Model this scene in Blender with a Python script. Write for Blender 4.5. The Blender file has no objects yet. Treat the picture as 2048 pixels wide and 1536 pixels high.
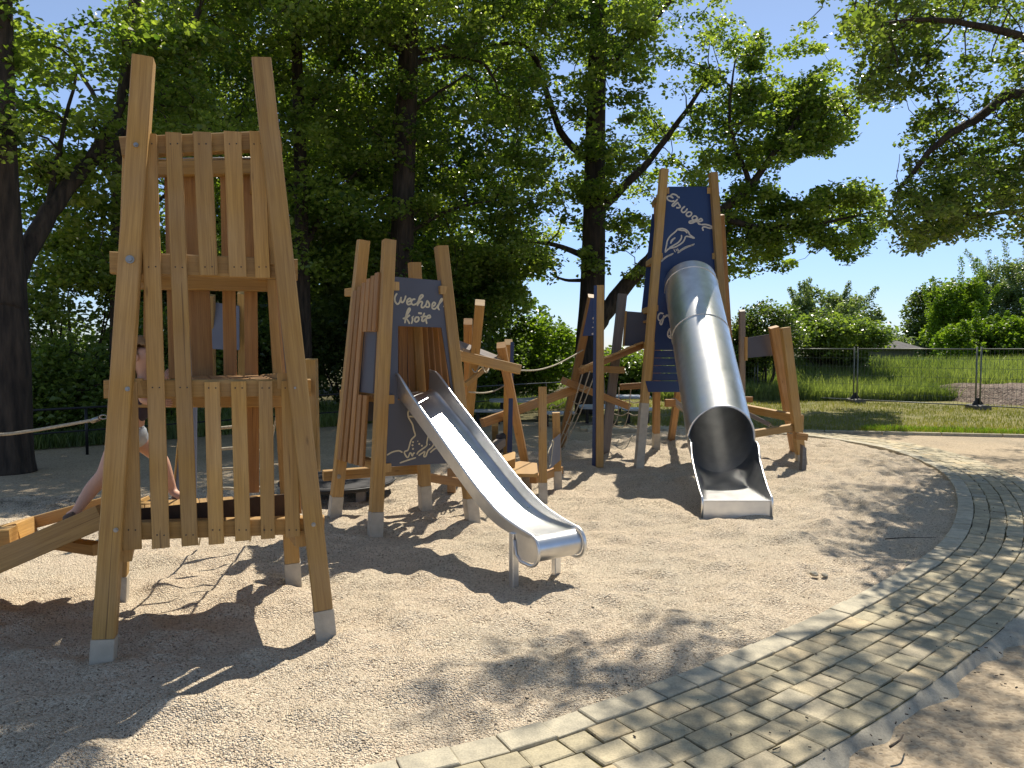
import bpy, bmesh, math, random
import numpy as np
from mathutils import Vector as V, noise as mn
random.seed(7); rng = np.random.default_rng(7)
C = bpy.context.scene.collection
R = math.radians
# ------------------------------------------------------------------ camera
F = 1500.0; CAMZ = 1.6; TH = math.atan(73/F)
cam = bpy.data.cameras.new('camera'); camo = bpy.data.objects.new('camera', cam); C.objects.link(camo)
camo.location = (0, 0, CAMZ); camo.rotation_euler = (math.pi/2-TH, 0, 0)
cam.sensor_width = 36; cam.lens = 36*F/2048; cam.clip_start = .05; cam.clip_end = 2000
sc = bpy.context.scene; sc.camera = camo
# ------------------------------------------------------------------ sky and sun
SUN_AZ, SUN_EL = R(20), R(55)          # azimuth clockwise from +Y, elevation
S = V((math.sin(SUN_AZ)*math.cos(SUN_EL), math.cos(SUN_AZ)*math.cos(SUN_EL), math.sin(SUN_EL)))
w = bpy.data.worlds.new('World'); sc.world = w; w.use_nodes = True
nt = w.node_tree; bg = nt.nodes['Background']
sky = nt.nodes.new('ShaderNodeTexSky'); sky.sky_type = 'NISHITA'; sky.sun_disc = False
sky.sun_elevation = SUN_EL; sky.sun_rotation = SUN_AZ; sky.air_density = 1.0; sky.dust_density = 0; sky.ozone_density = 2.0; sky.altitude = 1200
tn_ = nt.nodes.new('ShaderNodeMix'); tn_.data_type = 'RGBA'; tn_.blend_type = 'MULTIPLY'; tn_.inputs[0].default_value = 1
tcw = nt.nodes.new('ShaderNodeTexCoord'); sxw = nt.nodes.new('ShaderNodeSeparateXYZ'); rpw = nt.nodes.new('ShaderNodeValToRGB')   # clear pale blue down to the horizon, unseen warm boost added overhead to neutralise ambient
for k_, (p_, c_) in enumerate(((0., (.52, .57, .74)), (.10, (.72, .75, .90)), (.28, (1.12, 1.02, 1.02)), (.6, (1.35, 1.08, .84)))):
    if k_ > 1: rpw.color_ramp.elements.new(.5)
    rpw.color_ramp.elements[k_].position = p_; rpw.color_ramp.elements[k_].color = (*c_, 1)
nt.links.new(tcw.outputs['Generated'], sxw.inputs[0]); nt.links.new(sxw.outputs[2], rpw.inputs[0]); nt.links.new(rpw.outputs[0], tn_.inputs[7])
nt.links.new(sky.outputs[0], tn_.inputs[6]); nt.links.new(tn_.outputs[2], bg.inputs[0]); bg.inputs[1].default_value = .12
sl = bpy.data.lights.new('sun', 'SUN'); sl.energy = 5.0; sl.angle = R(.5); sl.color = (1, .925, .80)
so = bpy.data.objects.new('sun', sl); C.objects.link(so); so.rotation_euler = (-S).to_track_quat('-Z', 'Y').to_euler(); so.location = (5, 10, 20)
vs = sc.view_settings; vs.view_transform = 'Standard'; vs.look = 'None'; vs.exposure = 0.42; vs.gamma = 1; vs.use_curve_mapping = False
try:
    sc.cycles.max_bounces = 8; sc.cycles.transparent_max_bounces = 4; sc.cycles.diffuse_bounces = 3; sc.cycles.transmission_bounces = 4; sc.cycles.glossy_bounces = 3
except Exception: pass
# ------------------------------------------------------------------ measuring: a direction seen from the viewpoint -> a real place
CT, ST = math.cos(TH), math.sin(TH)
def ray(u, v):
    x = (u-1024)/F; y = (768-v)/F
    return V((x, CT+y*ST, -ST+y*CT))
O = V((0, 0, CAMZ))
def U(u, v, Y): d = ray(u, v); return O+d*(Y/d.y)
def G(u, v, z=0.): d = ray(u, v); return O+d*((z-CAMZ)/d.z)
def plane(a, b, c): n = (b-a).cross(c-a).normalized(); n = n if n.y < 0 else -n; return (a, n)   # normal looks to the viewer
def PL(u, v, pl, off=0.):
    d = ray(u, v); p, n = pl; p = p+n*off; return O+d*((p-O).dot(n)/d.dot(n))
def proj(P):
    X, Y, Z = P[:, 0], P[:, 1], P[:, 2]-CAMZ
    dep = Y*CT-Z*ST; up = Y*ST+Z*CT
    dep = np.where(dep < .1, .1, dep)
    return 1024+F*X/dep, 768-F*up/dep
def inpoly(u, v, poly):
    ins = np.zeros(u.shape, bool); n = len(poly); j = n-1
    for i in range(n):
        xi, yi = poly[i]; xj, yj = poly[j]
        c = ((yi > v) != (yj > v)) & (u < (xj-xi)*(v-yi)/((yj-yi) or 1e-9)+xi)
        ins ^= c; j = i
    return ins
def smooth(pts, k=6):
    pts = [V(p) if len(p) == 3 else V((p[0], p[1], 0)) for p in pts]
    if len(pts) < 3: return pts
    q = [pts[0]*2-pts[1]]+pts+[pts[-1]*2-pts[-2]]; out = []
    for i in range(1, len(q)-2):
        for t in range(k):
            t = t/k
            out.append(.5*((2*q[i])+(q[i+1]-q[i-1])*t+(2*q[i-1]-5*q[i]+4*q[i+1]-q[i+2])*t*t+(3*q[i]-q[i-1]-3*q[i+1]+q[i+2])*t**3))
    out.append(pts[-1]); return out
# ------------------------------------------------------------------ materials
def mat(name):
    m = bpy.data.materials.new(name); m.use_nodes = True; t = m.node_tree
    return m, t, t.nodes['Principled BSDF']
def node(t, typ, **kw):
    n = t.nodes.new(typ)
    for k, val in kw.items():
        if k in n.inputs: n.inputs[k].default_value = val
        else: setattr(n, k, val)
    return n
def L(t, a, b): t.links.new(a, b)
def ramp(t, fac, stops):
    r = t.nodes.new('ShaderNodeValToRGB'); e = r.color_ramp.elements
    while len(e) < len(stops): e.new(.5)
    for i, (p, c) in enumerate(stops): e[i].position = p; e[i].color = (*c, 1)
    L(t, fac, r.inputs[0]); return r.outputs[0]
def mixc(t, f, a, b, mode='MIX'):
    m = t.nodes.new('ShaderNodeMix'); m.data_type = 'RGBA'; m.blend_type = mode
    for s, x in ((m.inputs[0], f), (m.inputs[6], a), (m.inputs[7], b)):
        if hasattr(x, 'links'): L(t, x, s)
        elif isinstance(x, (int, float)): s.default_value = x
        else: s.default_value = (*x, 1)
    return m.outputs[2]
def mth(t, op, a, b=0., c=0.):
    m = t.nodes.new('ShaderNodeMath'); m.operation = op
    for s, x in zip(m.inputs, (a, b, c)):
        if hasattr(x, 'links'): L(t, x, s)
        else: s.default_value = x
    return m.outputs[0]
def bump(t, h, strength, dist, bs):
    b = node(t, 'ShaderNodeBump'); b.inputs['Strength'].default_value = strength; b.inputs['Distance'].default_value = dist
    L(t, h, b.inputs['Height']); L(t, b.outputs[0], bs.inputs['Normal'])
def tex(t, typ, co, scale, **kw):
    n = node(t, typ); n.inputs['Scale'].default_value = scale
    for k, val in kw.items():
        if k in n.inputs: n.inputs[k].default_value = val
        else: setattr(n, k, val)
    L(t, co, n.inputs['Vector']); return n
def vscale(t, co, s):
    m = t.nodes.new('ShaderNodeMapping'); m.inputs['Scale'].default_value = s; L(t, co, m.inputs['Vector']); return m.outputs[0]
def wood(name, a, b, dark, rough=.62):
    m, t, bs = mat(name)
    uv = node(t, 'ShaderNodeTexCoord').outputs['UV']; tone = node(t, 'ShaderNodeAttribute', attribute_name='tone').outputs['Fac']
    co = node(t, 'ShaderNodeCombineXYZ'); L(t, mth(t, 'MULTIPLY', tone, 37.), co.inputs[2])
    va = node(t, 'ShaderNodeVectorMath'); va.operation = 'ADD'; L(t, uv, va.inputs[0]); L(t, co.outputs[0], va.inputs[1]); uv = va.outputs[0]
    g1 = tex(t, 'ShaderNodeTexNoise', vscale(t, uv, (1.6, 38, 1)), 1, Detail=4.).outputs[0]
    g2 = tex(t, 'ShaderNodeTexNoise', vscale(t, uv, (5, 160, 1)), 1, Detail=3.).outputs[0]
    kn = tex(t, 'ShaderNodeTexVoronoi', vscale(t, uv, (2.2, 9, 1)), 1).outputs['Distance']
    pt = tex(t, 'ShaderNodeTexNoise', uv, 3.).outputs[0]
    c = ramp(t, g1, [(.3, a), (.7, b)])
    c = mixc(t, mth(t, 'MULTIPLY', mth(t, 'SUBTRACT', g2, .40), 1.5), c, dark)
    ck = tex(t, 'ShaderNodeTexNoise', vscale(t, uv, (.9, 75, 1)), 1, Detail=2.).outputs[0]
    c = mixc(t, mth(t, 'MULTIPLY', mth(t, 'GREATER_THAN', ck, .70), .6), c, (dark[0]*.35, dark[1]*.3, dark[2]*.3))
    c = mixc(t, mth(t, 'MAXIMUM', mth(t, 'MULTIPLY', mth(t, 'SUBTRACT', tex(t, 'ShaderNodeTexNoise', uv, 1.3, Detail=5.).outputs[0], .5), 1.5), 0.), c, (dark[0]*1.2, dark[1]*1.45, dark[2]*2.2))
    c = mixc(t, mth(t, 'MAXIMUM', mth(t, 'MULTIPLY_ADD', kn, -11., .9), 0.), c, (dark[0]*.5, dark[1]*.45, dark[2]*.4))
    hs = node(t, 'ShaderNodeHueSaturation'); L(t, c, hs.inputs['Color'])
    L(t, mth(t, 'MULTIPLY_ADD', tone, .42, .78), hs.inputs['Value']); L(t, mth(t, 'MULTIPLY_ADD', pt, .3, .85), hs.inputs['Saturation'])
    L(t, hs.outputs[0], bs.inputs['Base Color']); bs.inputs['Roughness'].default_value = rough
    bump(t, g2, .35, .004, bs); return m
def plain(name, col, rough=.6, metal=0., var=.12, sc_=9., bmp=.0, col2=None):
    m, t, bs = mat(name); oc = node(t, 'ShaderNodeTexCoord').outputs['Object']
    n1 = tex(t, 'ShaderNodeTexNoise', oc, sc_, Detail=5.).outputs[0]
    c2 = col2 or tuple(x*(1-var*2) for x in col)
    L(t, ramp(t, n1, [(.3, col), (.75, c2)]), bs.inputs['Base Color'])
    L(t, mth(t, 'MULTIPLY_ADD', n1, .25, rough-.12), bs.inputs['Roughness']); bs.inputs['Metallic'].default_value = metal
    if bmp: bump(t, tex(t, 'ShaderNodeTexNoise', oc, sc_*9, Detail=4.).outputs[0], bmp, .01, bs)
    return m
def steel(name, col, rough, sc3):
    m, t, bs = mat(name); oc = node(t, 'ShaderNodeTexCoord').outputs['Object']
    n1 = tex(t, 'ShaderNodeTexNoise', vscale(t, oc, sc3), 1, Detail=5.).outputs[0]
    n2 = tex(t, 'ShaderNodeTexNoise', oc, 6, Detail=6.).outputs[0]
    L(t, ramp(t, n2, [(.35, col), (.7, tuple(x*.8 for x in col))]), bs.inputs['Base Color']); bs.inputs['Metallic'].default_value = 1
    L(t, mth(t, 'MULTIPLY_ADD', n2, .22, rough-.1), bs.inputs['Roughness'])
    bump(t, n1, .12, .002, bs); return m
def leafmat(name, a, b, tr=.5, gl=.25):
    m, t, bs = mat(name); out = t.nodes['Material Output']
    tone = node(t, 'ShaderNodeAttribute', attribute_name='tone').outputs['Fac']
    c = ramp(t, tone, [(0., a), (1., b)])
    L(t, c, bs.inputs['Base Color']); bs.inputs['Roughness'].default_value = .34; bs.inputs['Specular IOR Level'].default_value = gl
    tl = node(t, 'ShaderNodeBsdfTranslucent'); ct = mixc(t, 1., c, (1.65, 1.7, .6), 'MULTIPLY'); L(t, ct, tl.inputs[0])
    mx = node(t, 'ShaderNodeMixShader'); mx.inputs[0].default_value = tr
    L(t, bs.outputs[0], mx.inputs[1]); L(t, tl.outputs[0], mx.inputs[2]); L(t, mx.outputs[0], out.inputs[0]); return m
M = {}
M['wood'] = wood('golden_larch_wood', (.49, .30, .098), (.385, .222, .068), (.22, .115, .034))
M['redwood'] = wood('reddish_larch_wood', (.44, .245, .085), (.33, .165, .055), (.18, .085, .028))
M['greywood'] = wood('weathered_wood', (.28, .24, .20), (.20, .17, .145), (.11, .09, .08))
M['zinc'] = plain('galvanised_foot', (.54, .48, .38), .7, .0, .14, 14, .3)
M['bolt'] = plain('bolt_steel', (.35, .33, .30), .4, .9, .1, 30)
M['steel'] = steel('brushed_steel', (.84, .84, .83), .36, (3, 3, 60))
M['steel_bed'] = steel('polished_slide_bed', (.70, .70, .70), .32, (3, 60, 3))
M['panel_grey'] = plain('anthracite_panel', (.085, .09, .115), .5, 0, .06, 3, .04)
M['panel_light'] = plain('blue_grey_panel', (.13, .14, .18), .5, 0, .06, 3, .04)
M['panel_blue'] = plain('navy_panel', (.012, .034, .115), .42, 0, .08, 2, .04)
M['cream'] = plain('milled_cream_lettering', (.66, .58, .40), .7, 0, .06, 30)
M['palecream'] = plain('milled_pale_lettering', (.62, .56, .47), .7, 0, .06, 30)
M['rope'] = plain('beige_rope', (.52, .46, .34), .85, 0, .2, 60, .5)
M['shade_brown'] = plain('painted_shade_brown', (.07, .04, .022), .7, 0, .2, 12)  # dark brown standing in for shade across the lower deck front
M['rubber'] = plain('dark_rubber', (.035, .033, .035), .75, 0, .15, 12)
M['blackmetal'] = plain('black_railing_paint', (.012, .013, .015), .45, .2, .1, 9)
M['fencemetal'] = plain('fence_wire_zinc', (.20, .21, .19), .5, .6, .15, 9)
M['concrete'] = plain('concrete_block', (.16, .15, .14), .85, 0, .2, 9, .4)
M['tablegrey'] = plain('grey_table_top', (.42, .44, .45), .5, 0, .1, 9)
M['skin'] = plain('skin', (.62, .36, .25), .55, 0, .04, 8); M['hair'] = plain('fair_hair', (.34, .22, .11), .6, 0, .2, 40)
M['shirt'] = plain('dark_shirt', (.05, .04, .065), .85, 0, .1, 20); M['shorts'] = plain('pale_shorts', (.50, .55, .60), .85, 0, .1, 20)
M['shoe'] = plain('brown_shoe', (.16, .10, .07), .7, 0, .3, 20); M['slate'] = plain('shed_roof_felt', (.05, .045, .05), .8, 0, .2, 8, .4)
def barkmat():
    m, t, bs = mat('bark'); oc = node(t, 'ShaderNodeTexCoord').outputs['Object']
    n1 = tex(t, 'ShaderNodeTexNoise', vscale(t, oc, (14, 14, 2.2)), 1, Detail=6.).outputs[0]
    L(t, ramp(t, n1, [(.35, (.018, .013, .009)), (.7, (.07, .05, .034))]), bs.inputs['Base Color']); bs.inputs['Roughness'].default_value = .9
    bump(t, n1, 1., .05, bs); return m
M['bark'] = barkmat()
M['birch'] = plain('pale_trunk_wrap', (.42, .42, .38), .9, 0, .2, 20)
def groundmat(name, cols, sc1, big, bigcols, bst=.6, bd=.008, fine=None):
    m, t, bs = mat(name); oc = node(t, 'ShaderNodeTexCoord').outputs['Object']
    vo = tex(t, 'ShaderNodeTexVoronoi', oc, sc1); h = node(t, 'ShaderNodeSeparateColor'); L(t, vo.outputs['Color'], h.inputs[0])
    c = ramp(t, h.outputs[0], cols)
    b1 = tex(t, 'ShaderNodeTexNoise', oc, big, Detail=6.).outputs[0]
    c = mixc(t, 1., c, ramp(t, b1, bigcols), 'MULTIPLY')
    if fine:
        v3 = tex(t, 'ShaderNodeTexVoronoi', oc, fine[0]).outputs['Distance']
        c = mixc(t, mth(t, 'LESS_THAN', v3, fine[1]), c, fine[2])
    L(t, c, bs.inputs['Base Color']); bs.inputs['Roughness'].default_value = .9; bs.inputs['Specular IOR Level'].default_value = .2
    v2 = tex(t, 'ShaderNodeTexVoronoi', oc, sc1*.5).outputs['Distance']
    hh = mth(t, 'ADD', mth(t, 'MULTIPLY', vo.outputs['Distance'], -1.), mth(t, 'MULTIPLY', v2, -.8))
    bump(t, hh, bst, bd, bs); return m
M['gravel'] = groundmat('pea_gravel', [(0., (.20, .155, .11)), (.12, (.49, .405, .295)), (.45, (.70, .60, .45)), (.8, (.78, .69, .54)), (1., (.60, .465, .34))], 125, 1.4,
    [(.35, (.93, .92, .90)), (.65, (1.04, 1., .97))], 1., .013, (14, .045, (.10, .075, .06)))
M['dirt'] = groundmat('trodden_sand', [(0., (.30, .245, .17)), (.4, (.42, .345, .245)), (1., (.50, .42, .30))], 60, .8,
    [(.35, (.82, .80, .78)), (.65, (1.05, 1., .95))], .6, .006, (25, .04, (.09, .07, .05)))
M['soil'] = groundmat('leafy_soil', [(0., (.05, .045, .02)), (.5, (.09, .08, .03)), (1., (.15, .13, .06))], 12, 1., [(.35, (.7, .7, .7)), (.65, (1.1, 1.1, 1.))], .8, .05)
M['turf'] = groundmat('lawn_turf', [(0., (.13, .13, .04)), (.5, (.20, .185, .07)), (1., (.28, .245, .12))], 18, .9, [(.35, (.8, .85, .8)), (.65, (1.15, 1.1, 1.))], .8, .03)
M['meadow'] = groundmat('meadow_ground', [(0., (.05, .10, .02)), (.5, (.08, .15, .03)), (1., (.12, .19, .05))], 6, .6, [(.35, (.8, .8, .8)), (.65, (1.1, 1.1, 1.))], .8, .1)
M['mulch'] = groundmat('bark_mulch', [(0., (.08, .055, .04)), (.5, (.18, .13, .10)), (1., (.32, .26, .20))], 22, 1., [(.35, (.8, .8, .8)), (.65, (1.1, 1.1, 1.1))], 1., .04)
def stonemat(name, cols, rough=.85):
    m, t, bs = mat(name); oc = node(t, 'ShaderNodeTexCoord').outputs['Object']
    tone = node(t, 'ShaderNodeAttribute', attribute_name='tone').outputs['Fac']
    c = ramp(t, tone, cols)
    n1 = tex(t, 'ShaderNodeTexNoise', oc, 14, Detail=8.).outputs[0]; n2 = tex(t, 'ShaderNodeTexNoise', oc, 120, Detail=4.).outputs[0]
    c = mixc(t, 1., c, ramp(t, n1, [(.3, (.72, .72, .72)), (.7, (1.12, 1.1, 1.06))]), 'MULTIPLY')
    c = mixc(t, 1., c, ramp(t, n2, [(.3, (.8, .8, .8)), (.6, (1.05, 1.05, 1.05))]), 'MULTIPLY')
    L(t, c, bs.inputs['Base Color']); bs.inputs['Roughness'].default_value = rough
    bump(t, mth(t, 'ADD', n1, mth(t, 'MULTIPLY', n2, .4)), .5, .008, bs); return m
M['paver'] = stonemat('cut_sandstone_setts', [(0., (.36, .31, .205)), (.35, (.46, .405, .27)), (.65, (.52, .45, .30)), (.85, (.58, .47, .29)), (1., (.42, .385, .29))])
M['kerb'] = stonemat('kerb_stone', [(0., (.45, .405, .30)), (1., (.54, .49, .37))])
M['haunch'] = stonemat('mortar_haunch', [(0., (.37, .335, .26)), (1., (.46, .42, .33))])
M['leaf'] = leafmat('linden_leaf', (.06, .115, .022), (.28, .345, .085), .6, .8)
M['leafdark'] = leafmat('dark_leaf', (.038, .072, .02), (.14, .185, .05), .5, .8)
M['leafnear'] = leafmat('near_leaf', (.055, .10, .026), (.21, .265, .07), .6, .6)
M['leafbush'] = leafmat('bush_leaf', (.08, .135, .03), (.21, .28, .075), .5, .6)
M['leafyel'] = leafmat('yellow_green_leaf', (.09, .16, .02), (.20, .28, .04), .5)
M['leafgrey'] = leafmat('willow_leaf', (.10, .15, .07), (.24, .30, .15), .45, .6)
M['grassblade'] = leafmat('grass_blade', (.095, .14, .045), (.25, .30, .13), .45)
M['lawnblade'] = leafmat('lawn_blade', (.13, .15, .03), (.30, .28, .10), .35)
# ------------------------------------------------------------------ mesh building
class MB:
    def __init__(s): s.v = []; s.f = []; s.uv = []; s.t = []; s.sm = []
    def face(s, idx, uvs, tone, sm=False): s.f.append(idx); s.uv.append(uvs); s.t.append(tone); s.sm.append(sm)
    def beam(s, p0, p1, w, h, side=(1, 0, 0), ch=.004, tone=None):
        p0 = V(p0); p1 = V(p1); ax = (p1-p0); ln = ax.length; ax.normalize(); side = V(side)
        a = (side-ax*side.dot(ax)).normalized(); b = ax.cross(a).normalized()
        tone = random.random() if tone is None else tone; o = random.random()*9
        w2, h2 = w/2, h/2; c = min(ch, w2*.4, h2*.4)
        cs = [(-w2+c, -h2), (w2-c, -h2), (w2, -h2+c), (w2, h2-c), (w2-c, h2), (-w2+c, h2), (-w2, h2-c), (-w2, -h2+c)]
        base = len(s.v)
        for p in (p0, p1):
            for x, y in cs: s.v.append(p+a*x+b*y)
        per = [0]
        for i in range(8): q, r = cs[i], cs[(i+1) % 8]; per.append(per[-1]+math.hypot(q[0]-r[0], q[1]-r[1]))
        for i in range(8):
            j = (i+1) % 8
            s.face([base+i, base+j, base+8+j, base+8+i], [(o, per[i]+o), (o, per[i+1]+o), (o+ln, per[i+1]+o), (o+ln, per[i]+o)], tone)
        s.face([base+i for i in range(7, -1, -1)], [(o+cs[i][0]*.2, o+cs[i][1]) for i in range(7, -1, -1)], min(1, tone+.25))
        s.face([base+8+i for i in range(8)], [(o+cs[i][0]*.2, o+cs[i][1]) for i in range(8)], min(1, tone+.25))
        return s
    def tube(s, pts, r, n=8, tone=.5, caps=True, close=False):
        pts = [V(p) for p in pts]; rs = r if isinstance(r, (list, tuple)) else [r]*len(pts); base = len(s.v)
        ref = None; acc = 0
        for i, p in enumerate(pts):
            t = (pts[min(i+1, len(pts)-1)]-pts[max(i-1, 0)]); t = t.normalized() if t.length > 1e-9 else V((0, 0, 1))
            if ref is None: ref = t.orthogonal().normalized()
            ref = (ref-t*ref.dot(t)); ref = ref.normalized() if ref.length > 1e-6 else t.orthogonal().normalized()
            b = t.cross(ref)
            for k in range(n): a = 2*math.pi*k/n; s.v.append(p+(ref*math.cos(a)+b*math.sin(a))*rs[i])
        for i in range(len(pts)-1):
            d = (pts[i+1]-pts[i]).length
            for k in range(n):
                j = (k+1) % n; a0 = base+i*n
                s.face([a0+k, a0+j, a0+n+j, a0+n+k], [(acc, k/n), (acc, (k+1)/n), (acc+d, (k+1)/n), (acc+d, k/n)], tone, n > 4)
            acc += d
        if caps:
            s.face([base+k for k in range(n-1, -1, -1)], [(0, 0)]*n, tone); e = base+(len(pts)-1)*n
            s.face([e+k for k in range(n)], [(0, 0)]*n, tone)
        return s
    def prism(s, pts, n, th, tone=.5):      # pts: list of V on a plane, thickness th towards -n
        n = V(n).normalized(); pts = [V(p) for p in pts]; k = len(pts); base = len(s.v)
        ctr = sum(pts, V())/k; ar = sum(((pts[i]-ctr).cross(pts[(i+1) % k]-ctr) for i in range(k)), V())
        if ar.dot(n) < 0: pts.reverse()
        for p in pts: s.v.append(p)
        for p in pts: s.v.append(p-n*th)
        s.face([base+i for i in range(k)], [(p.x, p.z) for p in pts], tone); s.face([base+k+i for i in range(k-1, -1, -1)], [(p.x, p.z) for p in pts], tone)
        for i in range(k):
            j = (i+1) % k; s.face([base+j, base+i, base+k+i, base+k+j], [(0, 0), (1, 0), (1, .02), (0, .02)], tone)
        return s
    def build(s, name, m, parent=None, origin=None):
        me = bpy.data.meshes.new(name); og = V(origin) if origin is not None else (V(s.v[0]) if False else V((0, 0, 0)))
        me.from_pydata([tuple(V(p)-og) for p in s.v], [], s.f); uvl = me.uv_layers.new(name='UVMap')
        uvl.data.foreach_set('uv', [c for f in s.uv for q in f for c in q])
        at = me.attributes.new('tone', 'FLOAT', 'FACE'); at.data.foreach_set('value', s.t)
        me.polygons.foreach_set('use_smooth', s.sm); me.materials.append(m if not isinstance(m, str) else M[m]); me.update()
        o = bpy.data.objects.new(name, me); C.objects.link(o)
        if parent is not None: put(o, parent)
        o.location = o.location+og if parent is None else o.location+og
        return o
def world(o):
    l = V((0, 0, 0))
    while o is not None: l = l+o.location; o = o.parent
    return l
def put(o, parent): o.parent = parent; o.location = o.location-world(parent)
def tag(o, label=None, cat=None, group=None, kind=None):
    for k, x in (('label', label), ('category', cat), ('group', group), ('kind', kind)):
        if x: o[k] = x
    return o
def thing(name, loc, label, cat, group=None):
    o = bpy.data.objects.new(name, None); C.objects.link(o); o.location = loc; o.empty_display_size = .2; tag(o, label, cat, group); return o
def struct(o): o['kind'] = 'structure'; return o
def npmesh(name, verts, faces, tone, m, parent=None, smooth_=False, uv=None):
    me = bpy.data.meshes.new(name); nv = len(verts); nf, k = faces.shape
    me.vertices.add(nv); me.vertices.foreach_set('co', verts.astype(np.float32).ravel())
    me.loops.add(nf*k); me.loops.foreach_set('vertex_index', faces.astype(np.int32).ravel())
    me.polygons.add(nf); me.polygons.foreach_set('loop_start', np.arange(0, nf*k, k, dtype=np.int32)); me.polygons.foreach_set('loop_total', np.full(nf, k, np.int32))
    at = me.attributes.new('tone', 'FLOAT', 'FACE'); at.data.foreach_set('value', tone.astype(np.float32))
    me.materials.append(M[m]); me.update(calc_edges=True); me.polygons.foreach_set('use_smooth', np.full(nf, smooth_))
    o = bpy.data.objects.new(name, me); C.objects.link(o)
    if parent is not None: put(o, parent)
    return o
# ------------------------------------------------------------------ value noise for the terrain
_tab = rng.random((256, 256))
def vn(x, y):
    xi = np.floor(x).astype(int); yi = np.floor(y).astype(int); fx = x-xi; fy = y-yi
    fx = fx*fx*(3-2*fx); fy = fy*fy*(3-2*fy); a = _tab[xi % 256, yi % 256]; b = _tab[(xi+1) % 256, yi % 256]; c = _tab[xi % 256, (yi+1) % 256]; d = _tab[(xi+1) % 256, (yi+1) % 256]
    return (a*(1-fx)+b*fx)*(1-fy)+(c*(1-fx)+d*fx)*fy-.5
# ------------------------------------------------------------------ ground
def sheet(name, m, x0, x1, y0, y1, nx, ny, zf):
    X, Y = np.meshgrid(np.linspace(x0, x1, nx), np.linspace(y0, y1, ny)); Z = zf(X, Y)
    v = np.stack([X.ravel(), Y.ravel(), Z.ravel()], 1); i = np.arange((nx-1)*(ny-1)); r = i//(nx-1); c = i % (nx-1); a = r*nx+c
    return npmesh(name, v, np.stack([a, a+1, a+nx+1, a+nx], 1), np.full(len(a), .5), m, smooth_=True)
def lowland(X, Y):                                   # wooded slope beyond the railing falls away a little
    return -.035+0*X
struct(sheet('ground', 'dirt', -60, 60, -12, 16.5, 90, 60, lambda X, Y: -.04+vn(X*.7, Y*.7)*.012))
struct(sheet('far_ground', 'soil', -400, 400, -400, 600, 60, 60, lambda X, Y: -.09+0*X))
# kerb line
KP = [G(150, 1660), G(750, 1536), G(1000, 1478), G(1200, 1413), G(1400, 1340), G(1600, 1252), G(1780, 1160), G(1885, 1090), G(1912, 1034), G(1915, 1005), G(1907, 972), G(1875, 938), G(1808, 910), G(1768, 897), G(1687, 883), G(1615, 873), G(1500, 865), G(1350, 860), G(1150, 861)]
KP = [V((p.x, p.y, 0)) for p in KP]
def relax(pts, it):
    for _ in range(it): pts = [pts[0]]+[(pts[i-1]+pts[i]*2+pts[i+1])/4 for i in range(1, len(pts)-1)]+[pts[-1]]
    return pts
kc = relax(smooth(KP, 14), 60)
cum = [0.]
for i in range(1, len(kc)): cum.append(cum[-1]+(kc[i]-kc[i-1]).length)
def KS(s, d):                                        # point at arc length s, d metres outside the kerb line
    s = max(0, min(s, cum[-1]-1e-4)); import bisect
    i = min(bisect.bisect_right(cum, s)-1, len(kc)-2); t = (s-cum[i])/(cum[i+1]-cum[i])
    p = kc[i].lerp(kc[i+1], t); a = kc[max(i-3, 0)]; b = kc[min(i+4, len(kc)-1)]; q = (b-a).normalized()
    return p+V((q.y, -q.x, 0))*d
ky = np.array([p.y for p in kc]); kx = np.array([p.x for p in kc]); top = int(np.argmax(ky))
YT = ky[:top+1].max()-.02
def XR(y): return np.interp(y, ky[:top+1], kx[:top+1])
# far part of the bed boundary: the curve turns back to the left beyond its rightmost point
def bed():
    ny = 470; ys = np.concatenate([np.linspace(1.2, 7, 250), np.linspace(7.03, 14.3, ny-250)])
    imax = int(np.argmax(kx)); yr, xr = ky[:imax+1], kx[:imax+1]; yb, xb = ky[imax:], kx[imax:]
    rows = []; nx = 420
    for y in ys:
        r = np.interp(y, yr, xr) if y <= ky[imax] else np.interp(y, np.maximum.accumulate(yb), xb)
        l = float(np.interp(y, [7.3, 7.9, 8.8, 10.5, 12.5, 14.5], [-9.5, -5.2, -2.6, -1.2, .8, 3.]))+mn.noise(V((y*.9, 0, 0)))*.3
        rows.append(np.linspace(l, max(r+.03, l+.1), nx))
    X = np.array(rows); Y = np.repeat(ys[:, None], nx, 1)
    Z = vn(X*2.1, Y*2.1)*.06+vn(X*4.6+9, Y*4.6)*.072+vn(X*9.5, Y*9.5+5)*.044+vn(X*31, Y*31)*.010
    e = np.minimum(1, (X[:, -1:]-X)/.5); Z = Z*(.35+.65*e)-.012
    Z = np.maximum(Z, -.036)+.004
    v = np.stack([X.ravel(), Y.ravel(), Z.ravel()], 1); n2 = len(ys); i = np.arange((nx-1)*(n2-1)); r = i//(nx-1); c = i % (nx-1); a = r*nx+c
    return npmesh('gravel_bed', v, np.stack([a, a+1, a+nx+1, a+nx], 1), np.full(len(a), .5), 'gravel', smooth_=True)
struct(bed())
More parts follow.
